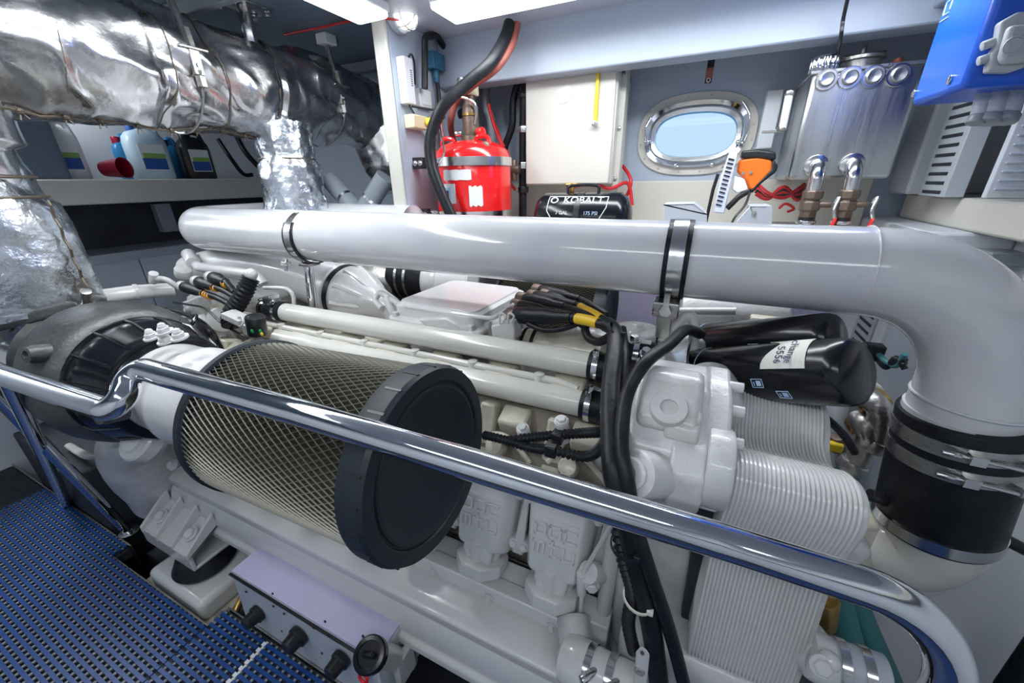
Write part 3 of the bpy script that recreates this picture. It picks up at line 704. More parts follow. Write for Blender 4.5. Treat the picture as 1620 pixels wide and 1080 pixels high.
# fat white front tank with a dark strip beside it
c0 = [P(980, 760, y=.66), P(1010, 850, y=.64), P(1000, 960, y=.62), P(1010, 1030, y=.62)]
def yslab(poly, x_or_y, dep, name, m, bev=.01, par=None, **k):
    """outline given in pixels at a real depth, with real thickness going back"""
    mb = MB(); a = [P(u, v, y=x_or_y) for u, v in poly]
    mb.loft([a, [q + V(0, dep, 0) for q in a]]); return mb.build(name, m, par, bev=bev, **k)
yslab([(975, 800), (1120, 785), (1095, 990), (1078, 1010), (1040, 1100), (965, 1020), (962, 960), (970, 870)], .60, .25, 'gear_case', M['eng'], .025, t, seg=4)
yslab([(1108, 780), (1150, 790), (1092, 1030), (1072, 1010)], .585, .04, 'dark_side_strip', M['dark'], .004, t)  # dark strip set just in front of the gear case
yslab([(1000, 735), (1090, 780), (1060, 860), (1025, 815)], .575, .10, 'gear_case_boss', M['eng'], .02, t, seg=3)
MB().b2((-.02, .505, -1.1), (.275, .80, -.805)).build('flywheel_cover', M['eng'], t, bev=.03, seg=4)

# ---- front gear housing (upper right)
gy0, gy1 = .50, .72
gh = [(gy1, -.315), (.62, -.320), (.545, -.375), (.525, -.40), (.52, -.455), (.54, -.50), (.66, -.53), (.76, -.5)]
def hx(x0, x1, poly, name, m=M['eng'], bev=.01, **k): return xprism(poly, x0, x1).build(name, m, t, bev=bev, seg=3, **k)
hx(-.055, .062, gh, 'gear_housing')
hx(-.072, -.05, [(.68, -.34), (.60, -.345), (.535, -.40), (.53, -.45), (.64, -.5)], 'housing_side_flange')
hx(.055, .094, [(.73, -.318), (.62, -.326), (.555, -.370), (.53, -.395), (.52, -.465), (.56, -.50), (.72, -.48)], 'housing_end_flange', bev=.007)
hx(-.045, .05, [(.66, -.30), (.62, -.300), (.56, -.345), (.55, -.37), (.66, -.35)], 'housing_top_pad', bev=.012)
nrm = V(0, -.59, .8).normalized(); q = P(1060, 640, z=-.335)
q = V(.002, .575, -.336)
MB().lathe(q - nrm * .02, nrm, [(0, .030), (.020, .030), (.026, .027), (.026, .0135), (.014, .0125), (.014, .002)], 6 if 0 else 40).build('hex_socket_plug', M['eng'], t)
MB().lathe(V(.02, .56, -.29), V(0, .4, 1), [(0, .05), (.012, .05), (.02, .046), (.022, .03)], 40).build('top_round_cover', M['eng'], t) if 0 else None
for b, c in ((.625, -.345), (.575, -.372), (.68, -.33)):
    MB().rcyl((.09, b, c), (.112, b, c), .009, .1, 16).build('stud', M['engs'], t)
MB().lathe(V(.072, .79, -.392), (0, -1, 0), [(0, .054), (.08, .054), (.095, .050), (.102, .042), (.104, .002)], 48).build('thermostat_dome', M['eng'], t, ang=50)
MB().rcyl((.064, .562, -.415), (.100, .562, -.415), .062, .08, 40).build('round_collar', M['eng'], t)
MB().rcyl(P(1003, 748, y=.485), P(1085, 752, y=.585), .036, .12, 36).build('oil_gallery_boss', M['eng'], t)
MB().lathe(P(1003, 748, y=.486), P(1003, 748, y=.485) - P(1085, 752, y=.585), [(0, .0235), (.005, .0235), (.008, .020), (.0085, .009), (.002, .008), (.002, .001)], 30).build('socket_plug', M['engs'], t)
hx(.015, .066, [(.62, -.36), (.535, -.375), (.505, -.405), (.500, -.445), (.515, -.475), (.60, -.50)], 'housing_step', bev=.006)
hx(.0, .05, [(.60, -.33), (.555, -.352), (.545, -.375), (.60, -.38)], 'housing_pad', bev=.006)
MB().b2((-.05, .70, -.45), (.03, .86, -.366)).build('clamp_pedestal', M['eng'], t, bev=.01)
MB().ring(V(.034, .575, -.342), (0, -.6, .8), .013, .004, 20, 8).build('small_boss', M['eng'], t)
# ---- ribbed cooler plates
po = [(.92, -.40), (.80, -.374), (.755, -.378), (.728, -.395), (.705, -.418), (.675, -.428), (.64, -.420), (.605, -.398), (.57, -.386), (.535, -.392), (.518, -.420), (.522, -.462), (.532, -.505), (.534, -.56), (.526, -.63), (.516, -.71), (.510, -.79), (.92, -.79)]
def shrink(poly, d):
    c = V(.72, 0, -.60); out = []
    for a, b in poly: v = V(a - c.x, 0, b - c.z); v = v * (1 - d / v.length); out.append((c.x + v.x, c.z + v.z))
    return out
cp = cr([V(a, 0, b) for a, b in po[:-1]], 5); po2 = [(q.x, q.z) for q in cp] + [po[-1]]
mb = MB(); x = .098; rings = []
n = 27; dx = .152 / n
for k in range(n):
    for f, s in ((0, .0035), (.25, 0), (.7, 0), (.95, .0035)):
        rings.append([V(x + k * dx + f * dx, a, b) for a, b in shrink(po2, s)])
mb.loft(rings); mb.build('ribbed_cooler_stack', M['engs'], t, ang=50)
xprism(shrink(po2, .012), .250, .262).build('cooler_end_plate', M['eng'], t, bev=.004)

# ---- coolant pipes over the near bank
def hpipe(Y, Z, x0, x1, r, lab, hl, hr):
    t = thing('coolant_pipe', ((x0 + x1) / 2, Y, Z - r), lab, 'pipe', 'cream coolant pipes over the near bank')
    MB().cyl((x0, Y, Z), (x1, Y, Z), r, 36).build('pipe_body', M['cpipe'], t)
    for (a, b), s in ((hl, -1), (hr, 1)):
        if a is None: continue
        MB().rcyl((a, Y, Z), (b, Y, Z), r + .005, .08, 32).build('rubber_sleeve', M['rub'], t)
        for f in (.22, .78):
            X = a + (b - a) * f; MB().band((X, Y, Z), (1, 0, 0), r + .005, .013, .002, 36).box((X, Y - .01, Z + r + .011), (.014, .024, .012)).cyl((X, Y - .03, Z + r + .011), (X, Y + .014, Z + r + .011), .0045, 8).build('worm_clip', M['sst'], t)
    return t
hpipe(.83, -.411, -1.29, -.165, .0315, 'upper cream coolant pipe running beneath the white pipe', (-1.37, -1.26), (-.185, -.105))
hpipe(.775, -.487, -1.25, -.165, .0315, 'lower cream coolant pipe passing behind the air filter cap', (None, None), (-.185, -.10))

# ---- crossover manifold at the forward end
t = thing('intake_crossover', (-1.3, 1.05, -.55), 'smooth white intake crossover casting with a black band, under the white pipe', 'manifold')
pts = cr([P(300, 425, y=.98), P(350, 420, y=1.0), P(430, 428, y=1.05), P(500, 445, y=1.08), P(545, 462, y=1.09)], 8)
n = len(pts); MB().tube(pts, [.055 + .055 * (i / (n - 1)) ** .9 for i in range(n)], 40).build('manifold_body', M['engs'], t)
a, b = P(545, 462, y=1.09), P(640, 495, y=1.08); ax = (b - a).normalized()
MB().lathe(a, ax, [(-.03, .116), (-.005, .118), (.0, .112), (.02, .112)], 48).build('joint_flange', M['engs'], t)
MB().band(a + ax * .018, ax, .112, .022, .004, 48).build('black_band', M['rub'], t)
MB().lathe(a + ax * .03, ax, [(0, .114), (.03, .114), (.06, .108), (.10, .085), (.16, .06), (.22, .045)], 48).build('throttle_casting', M['eng'], t)
for k in range(10):
    ang = 2 * pi * k / 10; u, w_, _ = frame(ax); d = u * cos(ang) + w_ * sin(ang)
    MB().tube([a + ax * .05 + d * .112, a + ax * .09 + d * .098, a + ax * .15 + d * .066], .012, 8).build('casting_rib', M['eng'], t)
for u, v in ((462, 496), (488, 500), (470, 489)):
    c = P(u, v, y=.96); MB().bolt(c, (0, -.5, .8), .014, .016).build('bolt', M['engs'], t)
MB().tube(fil([P(300, 410, y=.93), P(315, 422, y=.90), P(405, 435, y=.88), P(416, 450, y=.88)], .04), [.022] * 2 + [.020] * 40 if 0 else .019, 20).rcyl(P(298, 402, y=.93), P(306, 416, y=.90), .026).build('breather_pipe', M['engs'], t)
MB().tube(cr([P(418, 455, y=.86), P(450, 456, y=.86), P(463, 466, y=.86), P(466, 490, y=.86)]), .007, 12).build('small_line', M['engs'], t)
t = eng
def slab(poly, y_, dep, name, m, bev=.008, par=None, seg=2):
    a = [P(u, v, y=y_) for u, v in poly]; return MB().loft([a, [q + V(0, dep, 0) for q in a]]).build(name, m, par, bev=bev, seg=seg)
slab([(290, 470), (330, 440), (420, 470), (430, 540), (400, 590), (360, 640), (330, 580)], .90, .25, 'forward_gear_case', M['eng'], .02, t)
slab([(286, 478), (310, 470), (332, 520), (345, 580), (325, 560), (300, 520)], .86, .05, 'flange_rim', M['eng'], .008, t)
slab([(330, 480), (372, 485), (380, 560), (345, 560)], .87, .03, 'web_panel', M['engc'], .01, t)
MB().tube(cr([P(345, 545, y=.80), P(372, 560, y=.76), P(400, 580, y=.74)]), .03, 20).build('casting_arm', M['engc'], t)
MB().rcyl(P(352, 505, y=.86), P(352, 505, y=.80), .05, .15, 32).build('cam_cover_disc', M['eng'], t)
MB().tube(cr([P(318, 500, y=.84), P(335, 528, y=.80), P(352, 560, y=.78), P(370, 592, y=.76)]), .016, 14, flat=.6).build('casting_rib', M['eng'], t)
for u, v in ((296, 490), (305, 515), (318, 545), (360, 470), (385, 478), (400, 520), (352, 535)):
    c = P(u, v, y=.855); MB().rcyl(c + V(0, .03, 0), c, .013).bolt(c, (0, -1, .3), .010, .010).build('case_bolt', M['engs'], t)
slab([(372, 545), (430, 520), (560, 560), (540, 600), (400, 600)], .80, .2, 'side_pad', M['engc'], .012, t)

MB().tube(cr([P(815, 545, y=.95), P(850, 548, y=.95), P(900, 556, y=.94), P(950, 570, y=.92), P(990, 585, y=.90)]), [.045 + .0012 * i for i in range(25)], 32).build('intake_runner', M['engc'], eng, fn=noisy(.004, 10))
for u in (832, 848): MB().band(P(u, 546, y=.95), (1, 0, -.05), .050, .010, .003).build('runner_clamp', M['rub'], eng)
MB().ball(P(925, 540, y=.98), (.09, .06, .05), 20).build('runner_dome', M['eng'], eng)
# ---- far bank turbo hose, seen between manifold and control box
t = thing('far_intake_duct', (-1.1, 1.45, -.55), 'black ribbed hose and white duct on the far bank, partly hidden', 'duct')
MB().rcyl((-1.28, 1.45, -.42), (-1.08, 1.45, -.42), .105, .06, 40).build('hose_sleeve', M['rub'], t)
for X in (-1.22, -1.17): MB().band((X, 1.45, -.42), (1, 0, 0), .105, .014, .003).build('band_clamp', M['sst'], t)
MB().lathe((-1.09, 1.45, -.42), (1, 0, 0), [(0, .10), (.02, .105), (.03, .10), (.08, .10), (.09, .105), (.11, .10), (.25, .12), (.28, .15)], 48).build('white_duct', M['engs'], t)
MB().lathe((-1.75, 1.45, -.46), (1, 0, 0), [(0, .1), (.05, .15), (.2, .17), (.35, .17), (.45, .13), (.5, .1)], 48).build('far_turbocharger_body', M['castl'], t)

# ---- engine control box
t = thing('engine_control_box', (-.68, 1.06, -.47), 'white painted engine control box with a chamfered lid on top of engine', 'control box')
cx, cy, hw, hd = -.668, 1.045, .160, .168
def rr_(w_, d, z, c=.03, k=4):
    out = []
    for sx, sy, a0 in ((1, 1, 0), (-1, 1, 90), (-1, -1, 180), (1, -1, 270)):
        for i in range(k + 1): a = rad(a0 + i * 90 / k); out.append(V(cx + sx * (w_ - c) + c * cos(a), cy + sy * (d - c) + c * sin(a), z))
    return out
sk = Matrix.Translation((cx, cy, -.4)) @ Matrix.Rotation(rad(-3), 4, 'Z') @ Matrix.Translation((-cx, -cy, .4))
fs = lambda q: sk @ Vector(q)
MB().loft([rr_(hw - .012, hd - .012, -.48), rr_(hw - .004, hd - .004, -.395)]).build('box_body', M['eng'], t, bev=.003, fn=fs)
MB().loft([rr_(hw + .014, hd + .014, -.400), rr_(hw + .014, hd + .014, -.390), rr_(hw, hd, -.383)]).build('rim', M['eng'], t, bev=.003, fn=fs)
MB().loft([rr_(hw - .006, hd - .006, -.384), rr_(hw - .004, hd - .004, -.352), rr_(hw - .016, hd - .016, -.345), rr_(hw - .018, hd - .018, -.340), rr_(hw - .03, hd - .03, -.340)]).build('lid', M['engs'], t, bev=.001, fn=fs)
for a, b in ((-.14, -.165), (.02, -.168), (.14, -.165), (-.168, .0), (.168, .05), (.168, -.12), (.168, .15)):
    MB().b2((cx + a - .009, cy + b - .009, -.42), (cx + a + .009, cy + b + .009, -.372)).build('lid_clip', M['eng'], t, bev=.002, fn=fs)
for a, b in ((-.15, -.13), (.15, -.13), (.15, .13), (-.15, .13)):
    q = V(cx + a * 1.12, cy + b * 1.12, -.44); MB().rcyl(q, q - V(0, 0, .09), .02).build('rubber_foot', M['eng'], t, fn=fs)
MB().tube(fil([P(640, 487, y=.90), P(612, 468, y=.93), P(600, 462, y=.95), P(592, 475, y=.93), P(605, 488, y=.90)], .02), .010, 12).rcyl(P(612, 470, y=.92), P(625, 505, y=.90), .013).build('ground_lug', M['eng'], t)
MB().tube(fil([P(640, 484, y=.89), P(700, 494, y=.885), P(780, 504, y=.88), P(812, 482, y=.98)], .02), .006, 10).build('rim_tube', M['engs'], t)
slab([(660, 505), (705, 503), (740, 520), (745, 545), (700, 540)], .86, .06, 'bracket_plate', M['eng'], .006, t)
slab([(776, 515), (812, 508), (815, 540), (778, 535)], .86, .05, 'bracket_plate', M['eng'], .005, t)
for u in (790, 803):
    MB().tube(cr([P(u, 512, y=.86), P(u + 2, 496, y=.86), P(u + 10, 500, y=.86), P(u + 5, 510, y=.86)]), .003, 8).build('lock_wire', M['engs'], t)
# ================================================================ outboard side: things on the shelf and frame
def rbox(a, b, name, m, par, bev=.004, rot=None):
    a, b = Vector(a), Vector(b)
    if rot: return MB().box((a + b) / 2, b - a, rot).build(name, m, par, bev=bev)
    return MB().b2(a, b).build(name, m, par, bev=bev)
SH = -.25
FX, FY = -.915, 1.585
t = thing('fire_suppression_cylinder', (FX, FY, SH), 'red fire suppression cylinder strapped to the frame post', 'fire extinguisher')
MB().lathe((FX, FY, SH), (0, 0, 1), [(0, .14), (.012, .158), (.03, .163), (.335, .163), (.365, .155), (.388, .13), (.402, .09), (.408, .05), (.410, .01)], 64).build('body', M['red'], t, ang=60)
z0 = SH + .405
MB().lathe((FX, FY, z0), (0, 0, 1), [(0, .045), (.02, .042), (.022, .034), (.09, .034), (.092, .030), (.10, .030), (.102, .034), (.13, .032), (.14, .024), (.17, .022)], 32).build('valve_neck', M['bronze'], t)
MB().band((FX, FY, z0 + .098), (0, 0, 1), .030, .010, .004, 32).build('neck_ring', M['brass'], t)
rbox((FX - .028, FY - .03, z0 + .165), (FX + .028, FY + .03, z0 + .215), 'actuator_head', M['ivory'], t)
MB().rcyl((FX - .01, FY, z0 + .21), (FX - .01, FY, z0 + .225), .04).build('actuator_cap', M['sst'], t)
MB().tube(cr([V(FX + .03, FY - .02, z0 + .06), V(FX + .04, FY - .03, z0 + .13), V(FX - .02, FY - .07, z0 + .15), V(FX - .10, FY - .06, z0 + .10), V(FX - .12, FY - .03, z0 + .01)]), .005, 10).build('actuation_tube', M['sst'], t)
for a, b in ((FX + .05, FY - .05), (FX - .12, FY - .04)):
    MB().tube(cr([V(a, b, z0 - .03), V(a + .005, b - .005, z0 + .008), V(a + .05, b, z0 + .008), V(a + .06, b, z0 - .03)]), .009, 10).build('lifting_lug', M['red'], t)
MB().ball((FX + .10, FY - .07, z0 - .025), (.022, .014, .018)).build('pressure_gauge', M['bronze'], t)
MB().rcyl(V(FX + .045, FY - .02, z0 + .03), V(FX + .07, FY - .03, z0 + .03), .018).build('red_knob', M['red'], t)
MB().rcyl(V(FX - .035, FY - .02, z0 + .03), V(FX - .06, FY - .03, z0 + .03), .012).build('relief_valve', M['sst'], t)
def sticker(c, z, r, w_, h, a0, name, m, par, ir=0):
    """paper label curved round a vertical cylinder"""
    rings = []
    for i in range(9):
        a = a0 + (i / 8 - .5) * w_ / r; d = V(cos(a), sin(a), 0); k = h * (1 + ir * sin(i * 2.1))
        rings.append([V(*c, z) + d * r + V(0, 0, s * k / 2) for s in (-1, 1)] + [V(*c, z) + d * (r + .0008) + V(0, 0, s * k / 2) for s in (1, -1)])
    return MB().loft(rings).build(name, m, par)
sticker((FX, FY), -.045, .164, .105, .075, rad(-106), 'white_label', M['lblw'], t)
sticker((FX, FY), -.045, .1652, .06, .045, rad(-106), 'blue_label_field', M['pbl'], t)
sticker((FX, FY), -.045, .1662, .018, .025, rad(-102), 'dark_label_mark', M['ink'], t)
sticker((FX, FY), .025, .164, .125, .038, rad(-85), 'torn_label', M['lblw'], t, .06)
sticker((FX, FY), -.055, .164, .055, .075, rad(-58), 'torn_label', M['lblw'], t, .10)
for zz, lab in ((.075, 'upper steel strap around the red cylinder'), (-.13, 'lower steel strap around the red cylinder')):
    s = thing('cylinder_strap', (FX, FY, zz), lab, 'strap')
    pts = [V(FX + .166 * cos(rad(a)), FY + .166 * sin(rad(a)), zz) for a in range(20, -131, -10)] + [V(-1.05, 1.47, zz), V(-1.10, 1.47, zz)]
    MB().loft([[q + V(0, 0, -.016), q + V(0, 0, .016), (q - V(FX, FY, zz)).normalized() * .003 + q + V(0, 0, .016), (q - V(FX, FY, zz)).normalized() * .003 + q + V(0, 0, -.016)] for q in pts]).build('steel_band', M['sst'], s)
    rbox((-1.134, 1.455, zz - .022), (-1.085, 1.485, zz + .022), 'black_bracket', M['blkp'], s, .002)
    MB().bolt((-1.12, 1.455, zz), (0, -1, 0), .008, .010).build('bolt', M['sst'], s); MB().bolt((-1.095, 1.455, zz), (0, -1, 0), .008, .010).build('bolt', M['sst'], s)
# hoses hanging from the ceiling
t = tag(MB().tube(cr([P(806, 38, y=1.60), P(798, 62, y=1.56), P(775, 100, y=1.50), P(735, 135, y=1.44), P(700, 170, y=1.38), P(682, 215, y=1.36), P(682, 255, y=1.35), P(694, 295, y=1.34), P(716, 345, y=1.34), P(735, 380, y=1.34)], 8), .0215, 22).build('fuel_hose', M['rub']), 'thick black hose sweeping from ceiling down past left side of red cylinder', 'hose')
t = tag(MB().tube(cr([P(818, 38, y=1.62), P(809, 72, y=1.58), P(785, 108, y=1.54), P(748, 135, y=1.54), P(722, 160, y=1.58), P(713, 195, y=1.60), P(718, 228, y=1.74), P(722, 270, y=1.80)], 8), .014, 18).build('fuel_hose', M['redh']), 'red brown hose running beside the thick black hose above the red cylinder', 'hose')
tag(MB().tube(cr([P(690, 190, y=1.42), P(697, 215, y=1.40), P(703, 240, y=1.36), P(690, 262, y=1.36), P(686, 240, y=1.36)], 8), .004, 8).build('thin_wire', M['sst']), 'thin pale wire looping left of the red cylinder', 'wire')
for k, (pp, r, m, lb) in enumerate((
    ([P(822, 122, y=1.86), P(812, 160, y=1.86), P(810, 200, y=1.86), P(798, 240, y=1.86), P(800, 300, y=1.86)], .016, 'rub', 'black hose behind red cylinder, dropping from beam beside the white cabinet'),
    ([P(832, 125, y=1.84), P(828, 200, y=1.84), P(827, 350, y=1.84)], .019, 'rub', 'straight black standpipe against left side of the white cabinet'),
    ([V(P(768, 125, y=1.90).x, 1.90, .555), P(768, 125, y=1.90), P(770, 170, y=1.90), P(778, 205, y=1.90), V(P(780, 240, y=1.90).x, 1.90, -.24)], .02, 'grey', 'grey pipe behind the valve of the red cylinder'),
    ([P(773, 165, y=1.82), P(782, 200, y=1.8), P(797, 240, y=1.78), P(803, 280, y=1.8), P(815, 300, y=1.84)], .007, 'redc', 'thin red cable rising behind the red cylinder'),
    ([P(775, 178, y=1.84), P(790, 215, y=1.8), P(797, 232, y=1.80)], .006, 'redc', 'second thin red cable behind the red cylinder valve'),
    ([P(745, 170, y=1.86), P(718, 190, y=1.86), P(716, 225, y=1.9), P(722, 260, y=1.9)], .018, 'rub', 'black hose curving behind the red cylinder neck'))):
    tag(MB().tube(cr(pp, 8), r, 16).build('service_line', M[m]), lb, 'hose')
t = thing('hose_fittings', P(822, 250, y=1.83), 'steel unions and black valve body on standpipe left of white cabinet', 'fitting')
for v in (150, 205, 262, 300):
    c = P(828, v, y=1.84); MB().rcyl(c - V(0, 0, .014), c + V(0, 0, .014), .027, .15, 8).build('union_nut', M['sst' if v in (205, 262) else 'blkp'], t)
c = P(813, 268, y=1.80); MB().rcyl(c - V(.05, 0, 0), c + V(.03, 0, 0), .02).rcyl(c - V(0, 0, .05), c + V(0, 0, .04), .014).build('valve_body', M['bronze'], t)

t = thing('wall_cabinet', (-.56, 1.93, -.01), 'cream painted wall cabinet with a yellow sight gauge, under the beam', 'cabinet')
a = P(833, 118, y=1.80); b = P(968, 291, y=1.80)
rbox((a.x, 1.80, b.z), (b.x - .005, 2.085, .40), 'carcass', M['cream'], t, .006)
rbox((a.x, 1.788, b.z + .002), (b.x - .012, 1.80, .40), 'door', M['cream'], t, .005)
c = P(947, 112, y=1.786); d = P(943, 192, y=1.786)
gt = rbox((c.x - .007, 1.776, d.z), (c.x + .007, 1.788, c.z), 'gauge_tube', M['yel'], t, .003)
rbox((c.x - .010, 1.774, c.z - .005), (c.x + .010, 1.788, c.z + .02), 'gauge_bracket', M['sst'], gt, .002)
MB().rcyl((c.x, 1.788, d.z - .01), (c.x, 1.765, d.z - .01), .011).build('gauge_valve', M['sst'], gt)
c = P(893, 150, y=1.787)
pb = [(.030 * (1 + .25 * sin(3 * a_) + .15 * sin(5 * a_ + 1)) * cos(a_), .036 * (1 + .2 * sin(2 * a_ + 1)) * sin(a_)) for a_ in [2 * pi * k / 24 for k in range(24)]]
MB().prism(pb, c, (1, 0, 0), (0, 0, 1), (0, -.0015, 0)).build('adhesive_residue_patch', M['wallw'], t)
t = thing('mounting_bar', P(982, 300, y=1.9), 'cream vertical angle bar with three bolts right of the wall cabinet', 'bar')
a = P(985, 106, y=1.86); b = P(972, 303, y=1.86)
rbox((a.x - .008, 1.855, b.z), (a.x + .022, 1.862, .44), 'web', M['cream'], t, .001)
rbox((a.x + .016, 1.862, b.z), (a.x + .022, 1.92, .44), 'flange', M['cream'], t, .001)
for v in (118, 203, 283): MB().bolt((a.x + .006, 1.855, P(980, v, y=1.855).z), (0, -1, 0), .0075, .005, 12).build('bolt', M['steel'], t)
rbox((a.x - .01, 1.88, SH + .0), (a.x + .015, 1.92, b.z), 'leg', M['wall'], t, .002)

# portable air tank
AY, AR = 1.56, .098
zc = SH + AR + .008; a = P(836, 330, y=1.47).x; b = P(995, 330, y=1.47).x
t = thing('air_tank', ((a + b) / 2, AY, SH), 'black horizontal portable air tank with white lettering beneath the wall cabinet', 'air tank')
MB().lathe((a, AY, zc), (1, 0, 0), [(0, .01), (.006, .05), (.02, .08), (.045, AR), ((b - a) - .045, AR), ((b - a) - .02, .08), ((b - a) - .006, .05), (b - a, .01)], 56).build('shell', M['blkg'], t, ang=60)
for f in (.42, .58) if 0 else (.50,): MB().band((a + (b - a) * f, AY, zc), (1, 0, 0), AR, .022, .002, 48).build('weld_band', M['blkp'], t)
def curved_text(s, ang, size, xc, nm, mt_):
    d = V(0, -cos(ang), sin(ang)); upv = V(0, sin(ang), cos(ang))
    return text(s, V(xc, AY, zc) + d * (AR + .0008), (1, 0, 0), upv, size, mt_, nm, t, .0006)
xc = (a + b) / 2
curved_text('KOBALT', rad(40), .040, xc + .02, 'brand_lettering', M['lblw'])
curved_text('7 GAL', rad(14), .018, xc - .055, 'capacity_lettering', M['lblw'])
curved_text('175 PSI', rad(14), .018, xc + .055, 'pressure_lettering', M['pbl'])
d = V(0, -cos(rad(47)), sin(rad(47))); q = V(xc - .092, AY, zc) + d * (AR + .001)
MB().ring(q, d, .013, .0025, 24, 6).build('round_emblem', M['lblw'], t)
dd = V(0, -cos(rad(30)), sin(rad(30))); uu = V(0, sin(rad(30)), cos(rad(30))); q0 = V(xc, AY, zc) + dd * (AR + .001)
rim = [q0 + V(x_, 0, 0) + uu * y_ for x_, y_ in ((-.115, .045), (.105, .045), (.105, .0), (.085, -.045), (-.095, -.045), (-.115, -.01))]
# border follows the shell
def onshell(x_, s): al = rad(30) + s / AR; return V(xc + x_, AY, zc) + V(0, -cos(al), sin(al)) * (AR + .001)
bp = [(-.115, .050), (.110, .050), (.110, .0), (.085, -.05), (-.09, -.05), (-.115, -.015)]
pts = []
for i in range(6):
    p0, p1 = bp[i], bp[(i + 1) % 6]
    for j in range(6): f = j / 6; pts.append(onshell(p0[0] + (p1[0] - p0[0]) * f, p0[1] + (p1[1] - p0[1]) * f))
MB().tube(pts, .0015, 6, closed=True).build('label_outline', M['lblw'], t)
MB().tube(cr([V(xc - .06, AY, zc + AR), V(xc - .05, AY, zc + AR + .025), V(xc + .05, AY, zc + AR + .025), V(xc + .06, AY, zc + AR)]), .006, 10).build('carry_handle', M['blkp'], t)
MB().rcyl((xc - .05, AY + .02, zc + AR - .005), (xc - .05, AY + .02, zc + AR + .035), .009).rcyl((xc - .075, AY + .02, zc + AR + .028), (xc - .02, AY + .02, zc + AR + .028), .008).build('valve_fitting', M['brass'], t)
for s in (-1, 1): rbox((xc + s * .13 - .012, AY - .08, SH), (xc + s * .13 + .012, AY + .08, SH + .03), 'foot', M['blkp'], t, .003)
for k, (pp, lb) in enumerate((([P(985, 262, y=1.95), P(998, 285, y=1.9), P(990, 310, y=1.9), P(972, 302, y=1.92), P(978, 275, y=1.95)], 'red cable loop hanging right of the wall cabinet'),
    ([P(905, 296, y=1.8), P(935, 290, y=1.8), P(965, 298, y=1.82), P(993, 290, y=1.88), P(1000, 325, y=1.88)], 'red cable draped behind the black air tank'))):
    tag(MB().tube(cr(pp, 10), .0075, 12).build('red_cable', M['redc']), lb, 'cable')

# hanging strap by the porthole
t = thing('hanging_strap', P(1122, 130, y=1.9), 'short dark strap with brown tip hanging from beam above the porthole', 'strap')
a = P(1124, 80, y=1.9); b = P(1120, 132, y=1.9)
rbox((b.x - .012, 1.895, b.z), (b.x + .012, 1.905, .56), 'strap_band', M['blkp'], t, .001)
rbox((b.x - .0125, 1.893, b.z + .015), (b.x + .0125, 1.907, b.z + .05), 'leather_tip', M['redh'], t, .001)
MB().ring((b.x, 1.894, b.z + .01), (0, 1, 0), .006, .002, 16, 6).build('eyelet', M['sst'], t)

# orange cordless tool with a clear blade guard
t = thing('cordless_trimmer', P(1170, 330, y=1.72), 'orange and black cordless tool with a clear slotted guard, leaning before the porthole', 'power tool')
def Q(u, v, y=1.70): return P(u, v, y=y)
def strip(pts, th, y_, name, m, bev=.003, dep=.03):
    a = [Q(u, v, y_) for u, v in pts]; return MB().loft([a, [q + V(0, dep, 0) for q in a]]).build(name, m, t, bev=bev)
strip([(1157, 232), (1169, 234), (1160, 275), (1146, 338), (1128, 336), (1140, 280)], 0, 1.68, 'clear_guard', mat('clear_lilac_plastic', (.62, .66, .80), .15), .004, .02)
for k in range(12):
    f = k / 11; u = 1157 - f * 20; v = 252 + f * 72; q = Q(u, v, 1.679)
    MB().box(q, (.020, .004, .005), eul(0, 15, 0)).build('guard_slot', M['blkp'], t)
MB().tube([Q(1136, 275, 1.72), Q(1128, 300, 1.72), Q(1118, 345, 1.72), Q(1112, 385, 1.72)], .006).build('guide_bar', M['blkp'], t)
strip([(1170, 252), (1200, 247), (1222, 252), (1222, 270), (1205, 288), (1192, 302), (1184, 300), (1180, 285), (1166, 272)], 0, 1.70, 'orange_shell', M['ora'], .008, .06)
strip([(1174, 238), (1200, 236), (1228, 240), (1228, 253), (1200, 249), (1172, 250)], 0, 1.695, 'black_top_grip', M['blkp'], .006, .065)
strip([(1222, 250), (1232, 262), (1228, 272), (1205, 290), (1190, 306), (1184, 302), (1202, 285), (1220, 268)], 0, 1.70, 'black_rear_cover', M['blkp'], .006, .06)
strip([(1162, 278), (1178, 283), (1184, 300), (1166, 306), (1158, 300)], 0, 1.69, 'pale_side_panel', M['lblw'], .004, .03)
MB().tube([Q(1184, 302), Q(1168, 312), Q(1150, 330)], .010).build('tool_shaft', M['blkp'], t)
MB().bolt(Q(1176, 274, 1.697), (0, -1, 0), .004, .003).build('screw', M['steel'], t)
MB().bolt(Q(1188, 273, 1.697), (0, -1, 0), .004, .003).build('screw', M['steel'], t)
tag(MB().tube(cr([Q(1186, 305, 1.66), Q(1178, 325, 1.62), Q(1160, 348, 1.58), Q(1145, 385, 1.56), Q(1135, 405, 1.60)]), .004, 8).build('black_cable', M['blkp']), 'thin black cable trailing from the orange tool', 'cable')
for (pl, lb) in (([(1050, 323), (1098, 322), (1118, 338), (1122, 405), (1050, 405)], 'folded grey metal guard left of the orange tool'), ([(1187, 326), (1222, 326), (1220, 400), (1160, 400), (1165, 350)], 'folded grey metal guard right of the orange tool')):
    t2 = thing('folded_guard', Q(pl[0][0], 360, 1.55), lb, 'metal guard'); a = [Q(u, v, 1.52) for u, v in pl]
    MB().loft([a, [q + V(0, .006, 0) for q in a]]).build('front_sheet', M['panelg'], t2, bev=.002)
    MB().loft([[a[0], a[1], a[2]] , [q + V(0, .14, 0) for q in a[:3]], [q + V(0, .14, -.004) for q in a[:3]], [q + V(0, 0, -.004) for q in a[:3]]], False, True).build('top_sheet', M['panelg'], t2)
    for q in (a[1] * .5 + a[-1] * .5,): MB().bolt(q, (0, -1, 0), .006, .003).build('rivet', M['steel'], t2)
